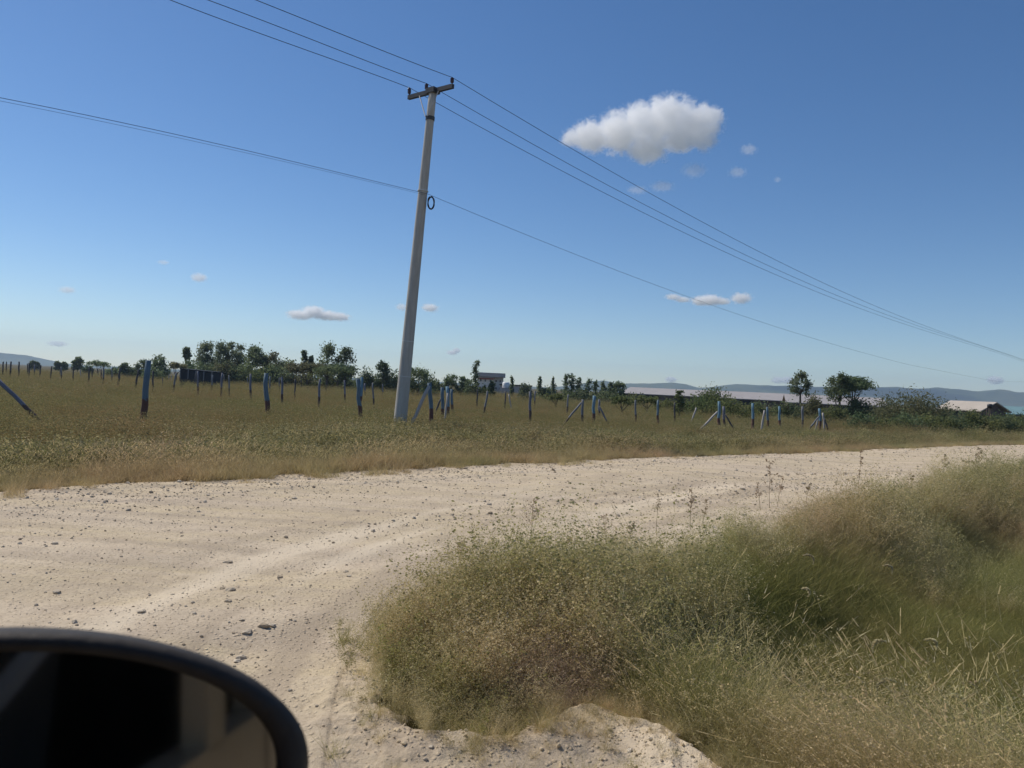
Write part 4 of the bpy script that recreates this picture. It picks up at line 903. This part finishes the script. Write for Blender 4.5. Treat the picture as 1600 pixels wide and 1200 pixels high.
kD = 84.0; k0 = Vector((xat(1546.5, kD), kD, -.3)); kr = empty('tank_stand', k0, 'black water tank on a stand beside the barn gable', 'water tank')
k1, k2 = zat(1546, 638, kD), zat(1546, 631, kD)
MB().tube([(0, 0, k1), (0, 0, k2 - .1), (0, 0, k2)], [.26, .27, .16], 14).build('tank', M['tankb'], kr, True)
for sx in (-1, 1):
    for sy in (-1, 1): MB().box((sx * .2, sy * .2, k1 / 2), (.07, .07, k1)).build('leg', M['brickr'], kr)

# ------------------------------------------------------------------ hills
def hills():
    pr = [(-1400, 0, 4), (-300, 11, 8), (0, 13, 0), (40, 12, 0), (75, 7, 0), (115, 2.5, 0), (300, 3, 0), (640, 3, 0), (860, 2, 0), (905, 9, 0), (925, 16, 0), (945, 17, 0), (965, 13, 0), (1000, 15, 0), (1050, 18, 0), (1070, 17, 0), (1092, 12, 0),
          (1110, 14, 0), (1150, 20, 0), (1200, 20, 0), (1260, 21, 0), (1330, 22, 0), (1400, 25, 0), (1460, 27, 0), (1490, 24, 0), (1530, 23, 0), (1570, 26, 0), (1590, 24, 0), (1700, 28, 0), (2600, 20, 0)]
    D = 3100.0; an = [math.atan2(p[0] - 800, F) for p in pr]; hp = [p[1] for p in pr]
    A = np.linspace(R(-78), R(75), 900); hh = np.interp(A, an, hp) / F * D / np.cos(np.clip(A, -1, 1)) * .97
    dep = np.array([-420, -300, -180, -80, 0, 120, 250]); prof = np.array([0, .3, .62, .88, 1, .6, 0]); V = []
    for dd, pf in zip(dep, prof):
        rr = (D / np.cos(np.clip(A, -1.0, 1.0)) ) * .98 + dd; rr = np.minimum(rr, 3420 + dd * .1)
        x = rr * np.sin(A); y = rr * np.cos(A); rough = (fbm(x, y, 160, 4, 3) - .5) * .22 + (fbm(x, y, 30, 2, 8) - .5) * .06 + 1
        V.append(np.stack([x, y, -.6 + hh * pf * rough + EYE * pf], -1))
    V = np.stack(V); nr, na = V.shape[:2]; I = np.arange(nr * na).reshape(nr, na)
    Q = np.stack([I[:-1, :-1], I[:-1, 1:], I[1:, 1:], I[1:, :-1]], -1).reshape(-1, 4)[:, ::-1]
    g = NG('wooded_hill'); p = g.n('ShaderNodeNewGeometry').outputs['Position']; n = g.noise(p, .012, 6, .7)
    mt = g.bsdf(g.ramp(n, [(.35, (.035, .055, .03)), (.65, (.09, .10, .05))]), 1, .05)
    tag(mesh_obj('hills', V.reshape(-1, 3), Q, mt, smooth=True), kind='structure')
hills()

# ------------------------------------------------------------------ clouds (outside the haze)
def cloud(ells, D, label, dens, seed, amp=1.0, soft=.55, scale=2.2):
    """ells: (px, py, half width px, half height px) puffs; a lumpy closed shell with a soft volume inside"""
    import bmesh
    E = []
    for (px, py, a, b) in ells:
        p = at(px, py, D); k = D / F; E.append((p, Vector((a * k, (a + b) * .5 * k, b * k))))
    c0 = sum((e[0] for e in E), Vector()) / len(E); bm = bmesh.new()
    for p, r in E:
        mt = Matrix.Translation(p - c0) @ Matrix.Diagonal((r.x * 1.25, r.y * 1.25, r.z * 1.25, 1)); bmesh.ops.create_icosphere(bm, subdivisions=2, radius=1, matrix=mt)
    me = bpy.data.meshes.new('cloud'); bm.to_mesh(me); bm.free(); o = bpy.data.objects.new('cloud', me); C.objects.link(o); o.location = c0
    sz = min(min(r.x, r.z) for _, r in E)
    if len(E) > 1:
        md = o.modifiers.new('r', 'REMESH'); md.mode = 'VOXEL'; md.voxel_size = sz * .3
        dg = bpy.context.evaluated_depsgraph_get(); me2 = bpy.data.meshes.new_from_object(o.evaluated_get(dg)); o.modifiers.clear(); o.data = me2; me2.name = 'cloud'
    g = NG('cloud_vapour'); ob = g.n('ShaderNodeTexCoord').outputs['Object']; f = None
    for p, r in E:
        q = p - c0; mp = g.n('ShaderNodeVectorMath', {0: ob, 1: tuple(q)}, operation='SUBTRACT').outputs[0]
        mp = g.n('ShaderNodeVectorMath', {0: mp, 1: tuple(r)}, operation='DIVIDE').outputs[0]
        l = g.n('ShaderNodeVectorMath', {0: mp}, operation='LENGTH').outputs['Value']; v = g.math('SUBTRACT', 1.0, l)
        f = v if f is None else g.math('SMOOTH_MAX', f, v, .12)
    big = max(r.x for _, r in E); mn = sum(min(r.x, r.z) for _, r in E) / len(E)
    off = g.n('ShaderNodeVectorMath', {0: ob, 1: (seed * 913., seed * 57., 0)}, operation='ADD').outputs[0]
    n = g.noise(off, scale / mn, 7, .66, .5)
    v = g.math('ADD', f, g.math('MULTIPLY', g.math('SUBTRACT', n, .5), 1.5 * amp))
    v = g.n('ShaderNodeMapRange', {0: v, 1: .02, 2: soft, 3: 0.0, 4: dens / mn}, interpolation_type='SMOOTHSTEP').outputs[0]
    vol = g.n('ShaderNodeVolumePrincipled', {'Color': (1, 1, 1, 1), 'Density': v, 'Anisotropy': .3})
    g.t.links.new(vol.outputs[0], g.out.inputs['Volume'])
    try: g.m.cycles.volume_step_rate = .25
    except Exception: pass
    o.data.materials.clear(); o.data.materials.append(g.m)
    return tag(o, label, 'cloud', 'white clouds in the blue sky')
CD = 3400.0
cloud([(925, 213, 42, 26), (968, 207, 44, 36), (1000, 190, 34, 32), (1045, 182, 46, 34), (1085, 195, 44, 34), (1112, 182, 24, 18), (1010, 232, 38, 26), (1060, 215, 40, 26), (898, 217, 26, 14), (1098, 218, 26, 20), (1022, 207, 38, 28)], CD,
      'large bright white cumulus cloud right of the utility pole', 1.7, 2, 1.35, .42, 1.9)
CL = [([(470, 492, 20, 8), (490, 488, 18, 10), (510, 493, 20, 8), (530, 495, 16, 7)], 'small long white cloud between the trees and the pole', 4),
      ([(1095, 470, 14, 8), (1110, 469, 17, 9), (1128, 471, 12, 6)], 'middle and largest of three low clouds at right of centre', 3.5), ([(1052, 464, 12, 5), (1066, 468, 12, 5)], 'left thin one of three low clouds crossed by the cable', 2),
      ([(1158, 466, 15, 9)], 'right round one of three low clouds', 3), ([(672, 481, 12, 7)], 'tiny white cloud just right of the pole', 3), ([(628, 480, 9, 6)], 'faint tiny cloud just left of the pole', 1.5),
      ([(311, 434, 11, 8)], 'small round cloud high over the big tree clump', 1.8), ([(105, 453, 12, 6)], 'faint wisp high at left', 1), ([(255, 410, 9, 4)], 'faint tiny wisp left above the small round cloud', .8),
      ([(706, 551, 8, 4), (713, 548, 6, 5)], 'tiny low cloud above the house side trees', 2), ([(1215, 594, 9, 6), (1230, 594, 11, 6)], 'low cloud sitting on the hills left of the airy tree', 2), ([(1555, 594, 12, 7)], 'low cloud over the barn at right', 2),
      ([(1085, 266, 18, 12)], 'faint wisp under the right side of the big cloud', .8), ([(1035, 291, 18, 9)], 'faint wisp below the big cloud, right of the wires', .8), ([(996, 297, 15, 7)], 'faint wisp below the big cloud among the wires', .6),
      ([(1170, 234, 12, 9)], 'small faint puff right of the big cloud', .9), ([(1152, 269, 13, 9)], 'small faint puff lower right of the big cloud', .8), ([(90, 537, 15, 5)], 'faint wisp low over the left horizon', .8),
      ([(1048, 593, 9, 5)], 'tiny bright cloud resting on the hills over the long roofs', 1.6), ([(1215, 281, 5, 5)], 'tiniest faint puff farthest right of the big cloud', .7)]
for i, (e, lb, dn_) in enumerate(CL): cloud([(a, b, c * 1.25, d * 1.1) for a, b, c, d in e], CD if e[0][1] < 500 else 9500.0, lb, dn_ * (.8 if e[0][1] > 500 else .3 if dn_ < 1 else .5), 3 + i, 1.4, .6, 1.9)

# ------------------------------------------------------------------ the car one looks out of: door mirror, beige side, dark cabin
M['blackp'] = plain('black_textured_plastic', (.05, .043, .037), .6, .2, .1, 60); M['beige'] = plain('beige_car_paint', (.26, .20, .13), .35, .5, .03); M['cabin'] = plain('dark_upholstery', (.03, .026, .022), .9, .2)
g = NG('mirror_glass'); M['mirror'] = g.surf(g.n('ShaderNodeBsdfGlossy', {'Color': (.5, .47, .43, 1), 'Roughness': .05}).outputs[0])
MC = at(200, 1185, .50); mn_ = Vector((.50, -.85, .14)).normalized()
def onplane(px, py, off=0.0):
    d = ray(px, py); t = (MC - mn_ * 0 - Vector((0, 0, EYE))).dot(mn_) / d.dot(mn_); return Vector((0, 0, EYE)) + d * t + mn_ * off
def oval(cx_, cy_, aR, aL, b, bl, n=72, ex=2.2):
    out = []
    for k in range(n):
        a = 2 * math.pi * k / n; c_, s_ = math.cos(a), math.sin(a)
        out.append((cx_ + (aR if c_ > 0 else aL) * math.copysign(abs(c_) ** (2 / ex), c_), cy_ - (b if s_ > 0 else bl) * math.copysign(abs(s_) ** (2 / ex), s_)))
    return out
mr = empty('car_mirror', MC, 'black oval car door mirror seen from the window at the lower left', 'car mirror')
outer = oval(20, 1192, 464, 330, 203, 150); inner = oval(20, 1200, 414, 290, 182, 122)
n = len(outer); loops = []
cen = onplane(20, 1195)
loops.append([onplane(*p, off=-.004) for p in inner]); loops.append([onplane(*p, off=.004) for p in [(a * .93 + c * .07, b * .93 + d * .07) for (a, b), (c, d) in zip(inner, outer)]])
loops.append([onplane(*p, off=.006) for p in [(a * .35 + c * .65, b * .35 + d * .65) for (a, b), (c, d) in zip(inner, outer)]]); loops.append([onplane(*p, off=-.002) for p in outer])
for dpt, scl in ((-.02, 1.0), (-.045, .965), (-.075, .87), (-.10, .70), (-.115, .42)):
    loops.append([cen + (onplane(*p) - cen) * scl + mn_ * dpt for p in outer])
hb = MB()
for L_ in loops: hb.v += [p - MC for p in L_]
for k in range(len(loops) - 1):
    for j in range(n): hb.f.append((k * n + j, k * n + (j + 1) % n, (k + 1) * n + (j + 1) % n, (k + 1) * n + j))
hb.f.append(tuple((len(loops) - 1) * n + j for j in range(n))); hb.build('housing', M['blackp'], mr, True)
gb = MB(); gb.poly([onplane(*p, off=-.0035) - MC for p in oval(20, 1200, 416, 292, 184, 124)]); gb.build('mirror_glass', M['mirror'], mr)
CF = Vector((-.82, .57, 0)).normalized(); CRt = Vector((CF.y, -CF.x, 0))       # forward, outward
arm_a = onplane(-230, 1230, -.05); arm_b = arm_a - CRt * .16 + Vector((0, 0, -.03))
MB().tube([arm_a - MC, (arm_a + arm_b) / 2 - MC, arm_b - MC], [.035, .03, .04], 12).build('mirror_arm', M['blackp'], mr, True)
# car: local x = forward, y = outward, z = up; the eye is at the side window
carroot = empty('car', (0, 0, 0), 'beige car the photo is taken from, seen only in its mirror', 'car')
carroot.rotation_euler = (0, 0, math.atan2(CF.y, CF.x))
def L2(x, y, z): return (x, y, z)
# in this frame +y is to the left of forward; outward is -y
eo = -.10
MB().box((-.15, .10 - eo * 0, .72), (2.6, .1, .62)).build('door', M['beige'], carroot)
MB().box((-2.35, .10, .78), (1.7, .1, .8)).build('rear_side', M['beige'], carroot)
MB().box((-.95, .08, 1.35), (.14, .06, .66)).build('door_pillar', M['beige'], carroot)
MB().box((-2.0, .08, 1.37), (.12, .06, .62)).build('door_pillar', M['beige'], carroot)
MB().box((-1.0, .95, 1.78), (3.6, 1.75, .05)).build('roof', M['beige'], carroot)
MB().box((-1.0, 1.75, 1.0), (3.8, .06, 1.5)).build('far_side', M['cabin'], carroot)
MB().box((-.65, .6, 1.05), (.2, .52, .95), Matrix.Rotation(R(-12), 3, 'Y')).build('seat', M['cabin'], carroot)
MB().tube([(-.6, .45, 1.62), (-.6, .48, 1.66), (-.6, .72, 1.66), (-.6, .75, 1.62)], [.07, .1, .1, .07], 12).build('headrest', M['cabin'], carroot, True)
MB().box((-3.0, .95, 1.1), (.06, 1.7, 1.35)).build('tailgate', M['cabin'], carroot)
MB().box((-1.0, .95, .4), (3.9, 1.65, .05)).build('car_floor', M['cabin'], carroot)
MB().tube([(-.85, .14, 1.6), (-.55, .35, 1.2), (-.4, .6, .85)], [.024, .024, .024], 6).build('seat_belt', plain('grey_belt', (.16, .16, .165)), carroot)

# ------------------------------------------------------------------ haze
hz = MB().box((0, 0, 64), (7400, 7400, 132)).build('haze', None); hz.display_type = 'WIRE'; tag(hz, kind='stuff')
g = NG('air_haze'); v = g.n('ShaderNodeVolumePrincipled', {'Color': (.62, .80, 1.0, 1), 'Density': .00021, 'Anisotropy': .25}); g.t.links.new(v.outputs[0], g.out.inputs['Volume'])
hz.data.materials.clear(); hz.data.materials.append(g.m)
